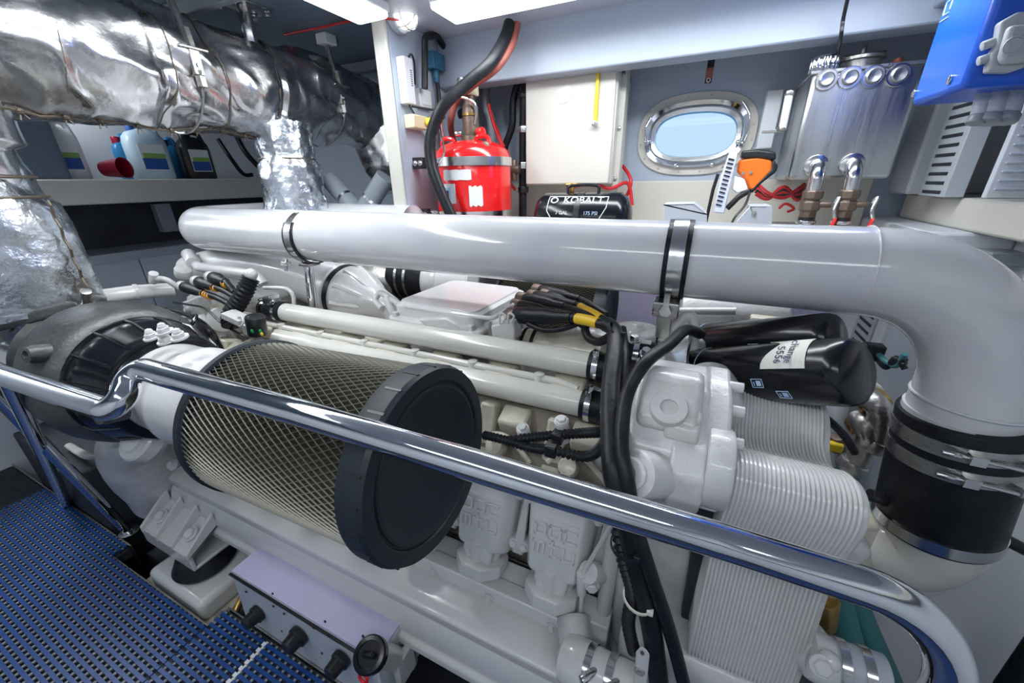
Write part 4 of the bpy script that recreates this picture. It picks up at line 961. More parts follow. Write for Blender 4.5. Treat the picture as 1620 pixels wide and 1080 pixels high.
t = thing('cable_bundle', P(1235, 310, y=1.95), 'red and black cable bundle under the aluminium tank', 'cable bundle')
for k in range(5):
    MB().tube(cr([P(1196, 290 + k * 4, y=1.9 - .01 * k), P(1215, 306 + k * 2, y=1.86), P(1240, 312 - k * 4, y=1.86), P(1262, 300 + k * 4, y=1.86), P(1272, 292, y=1.9)]), .008, 10).build('cable', M['redc' if k % 2 == 0 else 'blkp'], t)
t = thing('service_hatch', P(1230, 340, y=1.98), 'cream service plate with red pull loop under the aluminium tank', 'panel')
rbox(P(1185, 318, y=2.045), P(1270, 352, y=2.045) + V(0, .013, 0), 'plate', M['cream'], t, .002)
MB().tube(cr([P(1232, 330, y=1.95), P(1243, 322, y=1.95), P(1256, 330, y=1.95), P(1245, 335, y=1.95)]), .005).build('pull_loop', M['redc'], t)

# ---------------------------------------------------------------- aluminium header tank
TX0, TX1, TY0 = P(1245, 285, y=1.72).x, P(1395, 285, y=1.72).x + .02, 1.72
Z0, Z1 = P(1250, 285, y=1.72).z, P(1280, 115, y=1.72).z
t = thing('header_tank', ((TX0 + TX1) / 2, 1.88, Z0), 'brushed aluminium tank with four round sight caps and two bottom elbows', 'tank')
rbox((TX0, TY0, Z0), (TX1, 2.05, Z1), 'tank_body', M['alu'], t, .014)
rbox((TX0 - .004, TY0 - .002, Z1 - .006), (TX1 + .004, 2.05, Z1 + .004), 'top_flange', M['alu'], t, .002)
for u, v in ((1307, 126), (1344, 123), (1381, 121), (1421, 119)):
    c = P(u, v, y=TY0)
    s = MB().lathe(c + V(0, .004, 0), (0, -1, 0), [(0, .028), (.008, .028), (.011, .026), (.011, .021), (.018, .019), (.020, .016), (.017, .002)], 32).build('sight_cap', M['alu'], t)
    MB().ring(c + V(0, -.004, 0), (0, 1, 0), .027, .0035, 32, 6).build('weld_ring', M['sst'], s)
c = P(1360, 103, y=1.84); c.z = Z1
MB().lathe(c, (0, 0, 1), [(0, .045), (.035, .052), (.038, .062), (.046, .062), (.05, .05), (.056, .02), (.057, .002)], 40).build('filler_cap', M['castl'], t)
MB().rcyl(c + V(-.05, 0, .052), c + V(.06, 0, .052), .008).rcyl(c + V(0, 0, .05), c + V(0, 0, .085), .008).build('cap_handle', M['castl'], t)
c = P(1302, 108, y=1.80); c.z = Z1
s = MB().rcyl(c, c + V(0, 0, .055), .033, .1, 24).build('vent_knob', M['chrome'], t)
for k in range(14):
    a = 2 * pi * k / 14; MB().rcyl(c + V(.034 * cos(a), .034 * sin(a), .008), c + V(.034 * cos(a), .034 * sin(a), .05), .0055).build('knurl', M['chrome'], s)
MB().rcyl(P(1420, 100, y=1.85), P(1420, 92, y=1.85), .012).build('red_vent', M['redh'], t)
for k, (u, v) in enumerate(((1296, 262), (1353, 260))):
    c = P(u - 6, v, y=TY0)
    MB().tube(fil([c + V(0, .005, 0), c + V(0, -.055, .002), c + V(.003, -.055, -.085)], .045, 10), .0205, 24).build('outlet_elbow', M['sst'], t)
    MB().rcyl(c + V(0, .002, 0), c + V(0, -.010, 0), .034, .15, 28).build('elbow_flange', M['sst'], t)
for k, (u, v, lb) in enumerate(((1292, 302, 'left bronze valve with a red tipped lever under the aluminium tank'), (1354, 302, 'right bronze valve with a red tipped lever under the aluminium tank'))):
    c = P(1296 - 6 + k * 57, 262 - 2 * k, y=TY0) + V(.003, -.055, -.085)
    t = thing('ball_valve', c - V(0, 0, .1), lb, 'valve', )
    MB().lathe(c + V(0, 0, .010), (0, 0, -1), [(0, .026), (.004, .030), (.026, .030), (.028, .024), (.034, .024), (.036, .030), (.062, .030), (.066, .024), (.09, .024)], 8).build('valve_body', M['bronze'], t, bev=.002)
    MB().rcyl(c + V(.02, -.01, -.035), c + V(.055, -.012, -.035), .009).build('stem', M['bronze'], t)
    hb = c + V(.06, -.014, -.03)
    MB().tube(cr([hb, hb + V(.012, 0, .018), hb + V(.004, -.01, -.02), hb + V(.014, -.012, -.05)]), .005, 8).build('lever', M['sst'], t)
    MB().tube([hb + V(.014, -.012, -.045), hb + V(.004, -.014, -.085)], .0085, 12, flat=.6).build('red_grip', M['red'], t)
    MB().tube([hb + V(.003, -.0145, -.086), hb + V(-.006, -.016, -.125)], .0085, 12, flat=.6).build('blue_grip', M['blued'], t)
    MB().tube(fil([c + V(0, 0, -.075), c + V(0, 0, -.125), c + V(-.03, -.05, -.14)], .03), .024, 20).build('black_elbow', M['blkp'], t)
    MB().rcyl(c + V(0, 0, -.085), c + V(0, 0, -.098), .029).build('elbow_clip', M['sst'], t)
t = thing('sight_tube', P(1240, 205, y=1.85), 'white sight tube clipped left of the aluminium tank', 'tube')
a, b = P(1249, 148, y=1.80), P(1238, 203, y=1.80)
MB().rcyl(a, b, .0125).build('glass_tube', M['lblw'], t)
MB().rcyl(a + V(0, 0, .008), a - V(0, 0, .006), .016).build('tube_end', M['steel'], t)
MB().rcyl(b + V(0, 0, .006), b - V(0, 0, .008), .016).build('tube_end', M['steel'], t)
MB().b2(b + V(-.06, 0, -.012), b + V(.0, .02, -.002)).build('tube_bracket', M['steel'], t, bev=.001)
t = thing('grey_side_bracket', P(1215, 235, y=2.0), 'grey upright channel on hull wall between porthole and aluminium tank', 'bracket')
a, b = P(1222, 142, y=2.02), P(1205, 235, y=2.02)
rbox((b.x - .02, 2.02, b.z), (b.x + .035, 2.1, a.z), 'channel', M['wallw'], t, .004)
rbox((b.x - .028, 2.045, b.z - .06), (b.x + .01, 2.1, b.z - .005), 'clip', M['lblw'], t, .003)
tag(MB().tube(cr([P(1343, -10, y=1.60), P(1334, 30, y=1.64), P(1330, 60, y=1.66), P(1322, 100, y=1.90)]), .005, 8).build('thin_cable', M['blkp']), 'thin dark cable hanging from ceiling down to the tank filler', 'cable')

# ---------------------------------------------------------------- starboard trunking, blue enclosure, grey bits
def trunk(x, ya, yb, za, zb, n, lb):
    t = thing('slotted_trunking', (x, (ya + yb) / 2, za), lb, 'cable trunking')
    rbox((x, ya, za), (x + .045, yb, zb), 'trunk_cover', M['lgrey'], t, .002)
    for k in range(n):
        z_ = za + (zb - za) * (k + .5) / n; h = (zb - za) / n * .18
        MB().b2((x - .0012, ya + .025, z_ - h), (x + .004, yb - .025, z_ + h)).build('slot', M['dark'], t, bev=.0)
    return t
trunk(.655, 1.655, 1.82, -.066, .30, 14, 'grey slotted cable trunking above the right ledge')
trunk(.595, 1.62, 1.78, -.95, -.156, 28, 'grey slotted cable trunking below the right ledge, behind black filters')
struct(MB().b2((.66, 1.62, -.215), (.80, 1.64, .56)).build('trim_trunking_side', M['wallw'])) if 0 else None
t = thing('blue_power_enclosure', (.62, 1.33, .165), 'blue electrical enclosure with grey latch and sockets at top right', 'electrical enclosure')
bx, by0, by1, bz = .452, 1.235, 1.475, .160
rbox((bx, by0, bz), (.78, by1, .50), 'housing', M['blue'], t, .012)
rbox((bx - .004, by0 + .0, .30), (bx + .0, by1, .302), 'seam', M['blkp'], t, 0) if 0 else None
for u, v in ((1504, 126), (1447, 148)):
    c = P(u, v, x=bx); MB().rcyl(c, c - V(.004, 0, 0), .009).build('screw', M['sst'], t)
c = P(1500, 12, x=bx - .001)
MB().tube(fil([c + V(0, -.012, -.012), c + V(0, .014, -.012), c + V(0, .014, .014), c + V(0, -.012, .014), c + V(0, -.012, -.006)], .005), .0014, 6).tube([c + V(0, .02, -.022), c + V(0, -.018, -.022)], .0014, 6).build('printed_mark', M['pbl'], t)
# grey hinged latch cover on the near face
def F(u, v, off=0): return P(u, v, y=by0 - off)
def face(pl, name, m, dep, off=0, bev=.005):
    a = [F(u, v, off) for u, v in pl]; return MB().loft([a, [q - V(0, dep, 0) for q in a]]).build(name, m, t, bev=bev, seg=3)
lc = face([(1572, 40), (1600, 24), (1640, 24), (1640, 100), (1588, 118), (1552, 118), (1558, 88), (1566, 80)], 'latch_frame', M['lgrey'], .022)
face([(1588, 44), (1650, 38), (1650, 98), (1576, 104), (1574, 92)], 'hinged_cover', M['lgrey'], .018, .022, .008)
MB().ring(F(1604, 72, .041), (0, 1, 0), .014, .0018, 28, 6).build('cover_emblem', M['lgrey'], t)
for u, v in ((1568, 68), (1562, 92)): 
    c = F(u, v, .01); MB().rcyl(c - V(.012, 0, .004), c + V(.012, 0, .004), .008).build('latch_pin', M['lgrey'], t)
t = thing('grey_inlet_sockets', (.6, 1.35, .11), 'grey sockets with caps hanging under the blue enclosure', 'socket')
for (u, v, r) in ((1548, 172, .014), (1570, 165, .020), (1596, 160, .020)):
    c = P(u, v, y=1.33); MB().rcyl(V(c.x, c.y, bz), V(c.x, c.y - .012, bz - .045), r, .15, 24).build('socket_body', M['lgrey'], t)
    MB().rcyl(V(c.x, c.y - .012, bz - .043), V(c.x - .004, c.y - .016, bz - .06), r * 1.15, .2, 24).build('socket_cap', M['grey'], t)
# recessed panel with shadow stripes and things over the ledge
t = thing('striped_panel', (1.0, 1.6, -.09), 'pale metal panel with modelled blind shadow stripes on the right ledge', 'panel')
rbox((.72, 1.60, -.066), (1.14, 1.62, .50), 'sheet', M['wallw'], t, .003)
for k in range(16): MB().b2((.73, 1.592, -.045 + k * .022), (1.1, 1.60, -.039 + k * .022)).build('shadow_strip', M['wall'], t, bev=.002)  # shadows of a blind built as darker raised strips
t = thing('grey_junction_box', P(1530, 420, x=.72), 'small slate grey box fixed beneath the right ledge', 'junction box')
a = P(1496, 380, x=.72); b = P(1560, 420, x=.72); a.z = min(a.z, -.158)
rbox((.72, b.y, b.z), (.799, a.y, a.z), 'box', M['grey'], t, .004)
rbox((.716, b.y + .01, b.z + .008), (.72, a.y - .01, a.z - .008), 'lid', M['grey'], t, .002)

# ---------------------------------------------------------------- on the frame post
t = thing('white_sensor_bar', P(637, 170, x=-1.12), 'slim white device with black marks fixed upright on frame post', 'device')
a, b = P(632, 92, x=-1.134), P(648, 168, x=-1.134)
rbox((-1.134, a.y - .025, b.z), (-1.095, a.y + .028, a.z), 'case', M['white'], t, .004)
for k in range(8): MB().b2((-1.0955, a.y + .006, a.z - .04 - k * .007), (-1.0945, a.y + .018, a.z - .043 - k * .007)).build('printed_mark', M['ink'], t)
MB().tube(cr([V(-1.11, a.y + .02, a.z), V(-1.10, a.y + .03, a.z + .015), V(-1.10, a.y + .045, a.z - .01), V(-1.11, a.y + .05, a.z - .08)]), .004).build('loop_cable', M['blkp'], t)
MB().tube(cr([V(-1.11, a.y, b.z), V(-1.10, a.y + .01, b.z - .03), V(-1.09, a.y + .02, b.z - .05)]), .004).build('tail_cable', M['blkp'], t)
t = thing('white_switch_box', P(665, 175, x=-1.12), 'square white switch box beside the slim device on frame post', 'switch')
a, b = P(655, 139, x=-1.134), P(677, 174, x=-1.134)
rbox((-1.134, a.y, b.z), (-1.11, b.y, a.z), 'box', M['white'], t, .004); rbox((-1.11, a.y + .01, b.z + .01), (-1.107, b.y - .01, a.z - .01), 'rocker', M['white'], t, .001)
t = thing('power_socket', P(650, 205, x=-1.1), 'ivory socket with a yellow plug low on frame post', 'socket')
a, b = P(638, 181, x=-1.134), P(663, 207, x=-1.134)
rbox((-1.134, a.y, b.z), (-1.085, b.y, a.z), 'socket_box', M['ivory'], t, .005)
c = V(-1.085, b.y - .01, (a.z + b.z) / 2 + .002)
MB().rcyl(c, c + V(.035, .012, .002), .017).rcyl(c + V(.03, .01, .002), c + V(.055, .018, .004), .012).build('yellow_plug', M['yel'], t)
MB().tube(cr([c + V(.055, .018, .004), c + V(.07, .03, .02), c + V(.03, .04, .045), V(-1.11, a.y + .03, a.z + .03)]), .004).build('plug_cable', M['blkp'], t)
t = thing('blue_detector', P(690, 110, x=-1.1), 'petrol blue detector box with conduit beside the beam end', 'detector')
a, b = P(684, 80, x=-1.1), P(703, 115, x=-1.1)
rbox((-1.134, a.y - .01, b.z), (-1.09, a.y + .075, a.z), 'case', M['blued'], t, .004)
rbox((-1.09, a.y + .002, b.z + .012), (-1.087, a.y + .06, a.z - .012), 'cover', M['blued'], t, .002)
MB().rcyl(V(-1.112, a.y + .03, b.z), V(-1.112, a.y + .03, b.z - .045), .013).build('gland', M['blued'], t)
MB().tube(cr([V(-1.11, a.y + .03, b.z - .04), P(694, 150, x=-1.11), P(697, 200, x=-1.11), P(702, 235, x=-1.11)]), .009, 12).build('conduit', M['blkp'], t)
tag(MB().tube(fil([P(703, 75, x=-1.10), P(690, 55, x=-1.09), P(672, 58, x=-1.08), P(672, 140, x=-1.08)], .035), .013, 16).build('conduit_hose', M['rub']), 'black conduit arching over the petrol blue detector', 'conduit')
tag(MB().tube(cr([P(555, 20, x=-1.19), P(600, 28, x=-1.10), P(668, 38, x=-1.10), P(697, 62, x=-1.10)]), .004, 8).build('red_wire', M['redc']), 'thin red wire running under ceiling over the frame post', 'wire')
tag(MB().tube([P(450, 55, z=.590), P(500, 45, z=.590), P(540, 36, z=.590), P(585, 28, z=.590)], .0045, 8).build('red_pipe', M['redc']), 'red line on the dark ceiling above lagged exhaust', 'wire')

# ---------------------------------------------------------------- forward shelf
SZ = .038
def jug(u, body, cap, lab, w_=.085, h=.17, rot=0, lid=1, label=1, x=-2.70):
    c = P(u, 279, x=x); t = thing('jug', (x, c.y, SZ), lab, 'jug')
    def rg(z, s, sx=1): 
        out = []
        for i in range(28):
            a = 2 * pi * i / 28; p_ = 3.5; k = (abs(cos(a)) ** p_ + abs(sin(a)) ** p_) ** (-1 / p_); out.append(V(x + w_ * .55 * s * cos(a) * k, c.y + w_ * s * sx * sin(a) * k, SZ + z))
        return out
    MB().loft([rg(0, .93), rg(.008, 1), rg(h * .72, 1), rg(h * .84, .93), rg(h * .93, .72), rg(h, .4, .8)]).build('bottle', body, t, ang=60)
    MB().rcyl((x, c.y - w_ * .45, SZ + h * .90), (x, c.y - w_ * .45, SZ + h * 1.08), .018).build('cap', cap, t)
    MB().tube(fil([V(x, c.y - w_ * .1, SZ + h * .95), V(x, c.y - w_ * .05, SZ + h * 1.13), V(x, c.y + w_ * .6, SZ + h * 1.08), V(x, c.y + w_ * .85, SZ + h * .78)], .02), .012, 12).build('handle', body, t)
    if label:
        X = x + w_ * .55 + .001
        lb = MB().b2((X - .002, c.y - w_ * .62, SZ + h * .18), (X, c.y + w_ * .62, SZ + h * .70)).build('label', M['lblw'], t)
        MB().b2((X, c.y - w_ * .58, SZ + h * .20), (X + .001, c.y + w_ * .58, SZ + h * .42)).build('blue_label_field', M['lblb'], lb)
        MB().b2((X, c.y - w_ * .50, SZ + h * .42), (X + .001, c.y + w_ * .58, SZ + h * .52)).build('green_label_field', M['lblg'], lb)
    return t
jug(118, M['white'], M['white'], 'tall white jug at left end of the shelf beside dark locker', .06, .22)
jug(246, M['jug'], M['lblb'], 'pale blue translucent jug with blue and green label on shelf', .09, .24)
jug(212, M['jugb'], M['cup'], 'blue liquid jug behind the pale blue jug on shelf', .05, .19, x=-2.80, label=0)
jug(282, M['jugb'], M['blkp'], 'dark teal jug between pale blue jug and black jug', .04, .19, x=-2.79, label=0)
jug(318, M['blkp'], M['blkp'], 'black jug with white framed label on shelf', .08, .22, label=1)
c = P(180, 262, x=-2.64)
t = thing('cup', (c.x, c.y, SZ), 'crimson plastic cup lying on its side on the shelf', 'cup')
MB().lathe(V(-2.70, c.y - .02, SZ + .047), (.9, .45, .05), [(0, .03), (.004, .034), (.10, .046), (.104, .048), (.10, .043), (.006, .03), (.006, .001)], 32).build('cup_body', M['cup'], t)
t = thing('dark_locker', P(75, 278, x=-2.7), 'dark grey box locker standing on shelf at far left', 'locker')
a, b = P(30, 278, x=-2.60), P(118, 278, x=-2.60)
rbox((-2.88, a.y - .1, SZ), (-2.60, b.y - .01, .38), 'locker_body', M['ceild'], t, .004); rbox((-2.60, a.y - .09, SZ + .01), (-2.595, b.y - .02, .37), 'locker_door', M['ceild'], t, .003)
tag(MB().tube(cr([P(345, 220, x=-2.8), P(365, 250, x=-2.75), P(385, 275, x=-2.72), P(400, 276, x=-2.7)]), .012, 12).build('black_hose', M['rub']), 'black hose drooping onto the shelf right of black jug', 'hose')
tag(MB().tube(cr([P(372, 210, x=-2.8), P(388, 240, x=-2.75), P(410, 265, x=-2.72)]), .016, 12).build('black_hose', M['rub']), 'second black hose behind the foil wrapped branch', 'hose')
t = thing('wall_junction_box', P(255, 360, x=-2.88), 'small grey junction box in the dark gap below the shelf', 'junction box')
a, b = P(238, 322, x=-2.88), P(278, 365, x=-2.88)
rbox((-2.893, a.y, max(b.z, -.29)), (-2.84, b.y, -.09), 'box', M['cab'], t, .004)
rbox((-2.84, a.y + .02, -.20), (-2.835, b.y - .02, -.15), 'cover', M['cab'], t, .002)
# ================================================================ black fuel filters
def canister(a, b, r, lab, front):
    a, b = Vector(a), Vector(b); ax = (b - a).normalized(); L = (b - a).length
    t = thing('fuel_filter', a + V(0, 0, -r), lab, 'fuel filter')
    MB().lathe(a, ax, [(-.02, r * .9), (0, r), (.012, r), (.014, r - .001), (.016, r), (L - .022, r), (L - .012, r * .98), (L - .004, r * .92), (L, r * .82), (L + .001, .002)], 64).build('canister', M['blkg'], t, ang=60)
    MB().band(a + ax * .055, ax, r, .0022, .0006, 64).build('blue_ring_line', M['pbl'], t)
    MB().lathe(a, -ax, [(.0, r * .8), (.018, r * .8), (.02, r * .62), (.05, r * .6)], 32).build('screw_neck', M['eng'], t)
    u, w_, _ = frame(ax)
    # view-facing side of the shell: towards -Y and +Z
    def on(d, al, off=.0006): 
        n_ = V(0, -cos(al), sin(al)); n_ = (n_ - ax * n_.dot(ax)).normalized(); return a + ax * d + n_ * (r + off), n_
    def icon(d, al):
        q, n_ = on(d, al); up_ = n_.cross(ax) * -1; ux_ = ax
        if up_.z < 0: up_ = -up_
        def pt(x, y): return q + ux_ * x + up_ * y
        MB().tube([pt(*p_) for p_ in fil2(((-.010, -.008), (.010, -.008), (.010, .008), (-.010, .008)))], .0008, 5, closed=True).build('icon_frame', M['pbl'], t)
        MB().add([pt(-.002, -.005), pt(.007, -.005), pt(.007, .005), pt(-.002, .005)], [(0, 1, 2, 3)]).add([pt(-.007, -.005), pt(-.005, -.005), pt(-.005, .003), pt(-.007, .003)], [(0, 1, 2, 3)]).build('printed_icon', M['pbl'], t)
    def fil2(p): return [V(*q) for q in p] and [q for q in p]
    icon(L * .60, rad(10)); 
    if front:
        icon(L * .72, rad(-12)); icon(L * .10, rad(35))
        rings = []
        for i in range(11):
            f = i / 10; al = rad(92 - 62 * f)
            e0 = L * (.66 if f > .3 else .60 + .06 * f / .3); q0, n0 = on(e0 + .01 * sin(f * 5), al, .0008); q1, _ = on(L * (.84 + .02 * f), al, .0008)
            rings.append([q0, q1, q1 + n0 * .0008, q0 + n0 * .0008])
        MB().loft(rings).build('masking_tape', M['tape2'], t)
        for k, (s_, al, dd) in enumerate((('5556', 48, .705), ('change', 52, .765))):
            q, n_ = on(L * dd, rad(al), .0022); dn = n_.cross(ax)
            if dn.z > 0: dn = -dn
            text(s_, q, dn, ax, .018, M['ink'], 'handwriting', t, .0002)
    else: icon(L * .05, rad(30))
    return t
canister(P(1095, 590, y=.90), P(1360, 588, y=.71), .0555, 'nearer black fuel filter with a handwritten masking tape label', True)
canister(P(1090, 545, y=1.04), P(1326, 535, y=.87), .0505, 'farther black fuel filter without tape, behind the taped one', False)
t = thing('filter_head', P(1110, 560, y=.95), 'white filter head casting where the black fuel filters screw in', 'casting')
MB().box(P(1080, 575, y=.95), (.075, .22, .13), eul(0, 0, -25)).build('head_body', M['eng'], t, bev=.015)
MB().tube(cr([P(1062, 520, y=.92), P(1085, 500, y=.92), P(1098, 510, y=.92), P(1096, 560, y=.90)]), .012, 14).build('head_pipe', M['engs'], t)
t = thing('coolant_cap_housing', P(1030, 540, z=-.42), 'round white capped housing beside the square clamp post', 'housing')
c = V(-.095, .915, -.368)
MB().lathe(c, (0, 0, 1), [(-.09, .05), (0, .05), (.004, .056), (.03, .056), (.034, .052), (.036, .002)], 40).build('housing_body', M['eng'], t)
MB().bolt(c + V(0, 0, .034), (0, 0, 1), .014, .014).build('cap_bolt', M['engs'], t)
for k in range(4):
    a = k * pi / 2 + .6; MB().bolt(c + V(.066 * cos(a), .066 * sin(a), -.03), (0, 0, 1), .009, .012).build('housing_bolt', M['sst'], t)
MB().box(c + V(-.01, -.03, -.05), (.16, .13, .022), eul(0, 0, 8)).build('mount_flange', M['eng'], t, bev=.004)
t = thing('thermostat_bridge', P(1000, 570, y=.80), 'white struts and black hose stubs between coolant pipes and gear housing', 'bracket')
for u, v, u2, v2, y_ in ((975, 535, 1030, 545, .84), (958, 572, 1018, 585, .80), (985, 620, 1025, 628, .74)):
    MB().tube([P(u, v, y=y_), P(u2, v2, y=y_)], .009, 12).build('strut', M['eng'], t)
for u, v, y_ in ((1000, 560, .84), (1012, 600, .79), (1000, 645, .75)):
    c = P(u, v, y=y_); MB().rcyl(c - V(.03, 0, 0), c + V(.05, 0, 0), .034, .1, 28).build('hose_stub', M['rub'], t)
    MB().band(c + V(.01, 0, 0), (1, 0, 0), .034, .012, .002, 32).build('worm_clip', M['sst'], t)
for u, v in ((1004, 538), (1018, 573), (1022, 560)):
    MB().bolt(P(u, v, y=.78), (0, -.3, 1), .010, .014).build('bolt', M['sst'], t)
t = thing('far_expansion_tank', P(1150, 510, y=1.15), 'white cylinder with weld seam beyond the black filters', 'tank')
MB().rcyl(P(1078, 500, y=1.2), P(1245, 500, y=1.2), .075, .25, 40).build('tank_shell', M['eng'], t)
MB().tube([P(1075, 492, y=1.10), P(1165, 492, y=1.08)], .010, 12).build('tank_pipe', M['engs'], t)
MB().b2(P(1185, 520, y=1.10), P(1240, 490, y=1.2)).build('tank_lug', M['engc'], t, bev=.006)
t = thing('far_locker_post', P(940, 520, y=1.95), 'dark upright locker edge glimpsed below the white pipe', 'post')
rbox(V(P(930, 500, y=2.0).x, 2.0, -1.6), V(P(950, 500, y=2.0).x, 2.06, -.30), 'post', M['grey'], t, .004)

# ================================================================ cables at the control box
def conn(a, b, c, r, lab, tapes=((.62, .72),), dom=1, ring='bronze'):
    a, b, c = Vector(a), Vector(b), Vector(c); t = thing('cable_connector', a, lab, 'connector')
    d = (b - a).normalized(); L = (b - a).length
    MB().rcyl(a, a + d * .03, r * 1.05, .1, 20).build('coupling_ring', M[ring], t)
    MB().lathe(a + d * .028, d, [(0, r * .95), (.008, r * 1.1), (.05, r * 1.1), (.056, r), (L * .6, r), (L * .75, r * .72), (L, r * .66)], 20).build('boot', M['rub'], t)
    pts = cr([b - d * .01, b + d * .03, b * .4 + c * .6 + V(0, 0, .006), c], 8)
    MB().tube(pts, r * .55, 14).build('cable', M['rub'], t)
    for f0, f1 in tapes:
        i0 = int(f0 * (len(pts) - 1)); i1 = max(i0 + 1, int(f1 * (len(pts) - 1)))
        MB().tube(pts[i0:i1 + 1], r * .62, 14).build('yellow_tape', M['tape'], t)
    return t
J = P(972, 520, y=.80)
conn(P(806, 498, y=.92), P(890, 502, y=.86), J + V(0, 0, .0), .021, 'thickest black cable boot at near corner of the control box, yellow taped', ((.45, .75),))
conn(P(812, 480, y=1.0), P(862, 490, y=.95), P(930, 520, y=.90), .014, 'second black cable boot from the near corner of control box', ())
conn(P(820, 470, y=1.05), P(880, 482, y=1.0), P(955, 512, y=.88), .017, 'black cable boot midway along the control box side', ())
conn(P(838, 466, y=1.10), P(900, 480, y=1.02), P(970, 515, y=.86), .017, 'black cable boot with long yellow tape toward bundle', ((.45, .8),))
conn(P(845, 456, y=1.16), P(905, 470, y=1.10), P(960, 498, y=.98), .016, 'farthest black cable boot on the control box side', ())
conn(P(858, 462, y=1.12), P(890, 474, y=1.08), P(935, 500, y=.98), .013, 'small black cable boot between the farther pair', ())
t = thing('loose_cable', P(900, 520, y=.86), 'black cable looping below the control box connectors', 'cable')
MB().tube(cr([P(835, 512, y=.88), P(860, 522, y=.86), P(890, 520, y=.86), P(915, 510, y=.86), P(895, 506, y=.9)]), .007, 12).build('cable', M['rub'], t)
MB().tube(cr([P(925, 520, y=.86), P(932, 535, y=.84), P(950, 540, y=.82), P(975, 525, y=.80)]), .010, 12).build('branch', M['rub'], t)
# near-side connector cluster at the forward end
for k, (u, v, u2, v2, u3, v3, lb) in enumerate(((287, 452, 318, 462, 365, 482, 'lowest black connector of forward cluster with orange sleeve'), (310, 444, 335, 452, 372, 470, 'middle black connector of forward cluster with orange sleeve'), (332, 437, 352, 444, 372, 462, 'uppermost black connector of forward cluster with orange sleeve'))):
    a, b, c = P(u, v, y=.82), P(u2, v2, y=.80), P(u3, v3, y=.78)
    t = conn(a, b, c, .020, lb, (), ring='eng')
    d = (c - b).normalized()
    for j in range(4 if k == 0 else 2):
        MB().rcyl(b + d * (.012 + j * .017), b + d * (.025 + j * .017), .0145, .3, 14).build('orange_sleeve', M['org'], t)
MB().rcyl(P(290, 436, y=.86), P(290, 425, y=.86), .030, .15, 24).build('x', M['eng'], eng).name = 'cap_nut'
t = thing('corrugated_hose', P(385, 480, y=.75), 'black corrugated hose arching behind the round post over cream casting', 'hose')
pts = cr([P(397, 440, y=.80), P(389, 457, y=.78), P(377, 479, y=.76), P(365, 497, y=.74), P(366, 515, y=.72)], 16)
MB().tube(pts, [.026 + .0025 * (1 if i % 4 < 2 else -1) for i in range(len(pts))], 24).build('hose', M['rub'], t, ang=50)
MB().ball(P(397, 434, y=.80), .021).build('white_elbow', M['eng'], t)
MB().box(P(374, 502, y=.72), (.07, .05, .02), eul(0, 20, 10)).ring(P(380, 508, y=.71), (0, -1, .4), .016, .004).build('hose_bracket', M['eng'], t, bev=.004)
t = thing('small_canister', P(402, 530, y=.72), 'small black sensor canister with green and yellow marks behind the filter', 'sensor')
a = P(403, 500, y=.70); b = P(408, 528, y=.70)
MB().rcyl(b, a, .028, .08, 28).build('body', M['blkp'], t)
for u, m in ((399, 'gbright'), (412, 'gbright'), (414, 'yel')):
    q = P(u, 524 if m != 'yel' else 528, y=.668); MB().ball(q, (.007, .003, .007), 10).build('paint_mark', M[m], t)
tag(MB().tube(cr([P(275, 478, y=.84), P(300, 482, y=.80), P(325, 488, y=.78), P(352, 512, y=.74), P(392, 535, y=.70)]), .004, 8).build('thin_black_cable', M['blkp']), 'thin black cable crossing the forward gear case', 'cable')

# ================================================================ harness down the near side
def cable(pp, r, lab, m='rub', corr=0, nm='harness_hose', n=18):
    pts = cr(pp, 14 if corr else 8)
    rr = r if not corr else [r + .0022 * (1 if i % 2 else -1) for i in range(len(pts))]
    return tag(MB().tube(pts, rr, n).build(nm, M[m], ang=50), lab, 'hose')
cable([P(958, 512, y=.80), P(972, 524, y=.78), P(972, 560, y=.70), P(966, 610, y=.62), P(966, 680, y=.535), P(972, 755, y=.47), P(992, 830, y=.47), P(1008, 900, y=.47), P(1030, 990, y=.46), P(1045, 1100, y=.46)], .0165, 'thickest black harness hose running down between coolant pipes and gear housing')
cable([P(985, 520, y=.80), P(988, 560, y=.72), P(984, 620, y=.64), P(980, 700, y=.56)], .0085, 'thin black harness hose beside the thickest one, upper half', )
cable([P(1108, 528, y=.86), P(1085, 522, y=.80), P(1058, 545, y=.70), P(1020, 575, y=.62), P(992, 625, y=.575), P(983, 700, y=.50), P(992, 760, y=.465), P(1005, 830, y=.462), P(1030, 910, y=.46), P(1060, 1000, y=.46), P(1085, 1095, y=.46)], .0112, 'black hose arching over the foot plate and down the gear housing')
cable([P(966, 735, y=.52), P(972, 800, y=.49), P(985, 880, y=.47), P(1000, 935, y=.465), P(994, 985, y=.465), P(1003, 1030, y=.465)], .0095, 'black corrugated conduit curving down by the cream tube', corr=1, nm='corrugated_conduit')
cable([P(766, 688, y=.66), P(800, 696, y=.64), P(840, 708, y=.62), P(875, 712, y=.60), P(925, 722, y=.58), P(952, 706, y=.57), P(962, 680, y=.57), P(962, 655, y=.60)], .0085, 'lower corrugated conduit from behind filter cap to the harness', corr=1, nm='corrugated_conduit')
cable([P(800, 697, y=.65), P(840, 692, y=.64), P(880, 688, y=.63), P(920, 685, y=.62), P(955, 683, y=.60)], .0085, 'upper corrugated conduit meeting the vertical harness', corr=1, nm='corrugated_conduit')
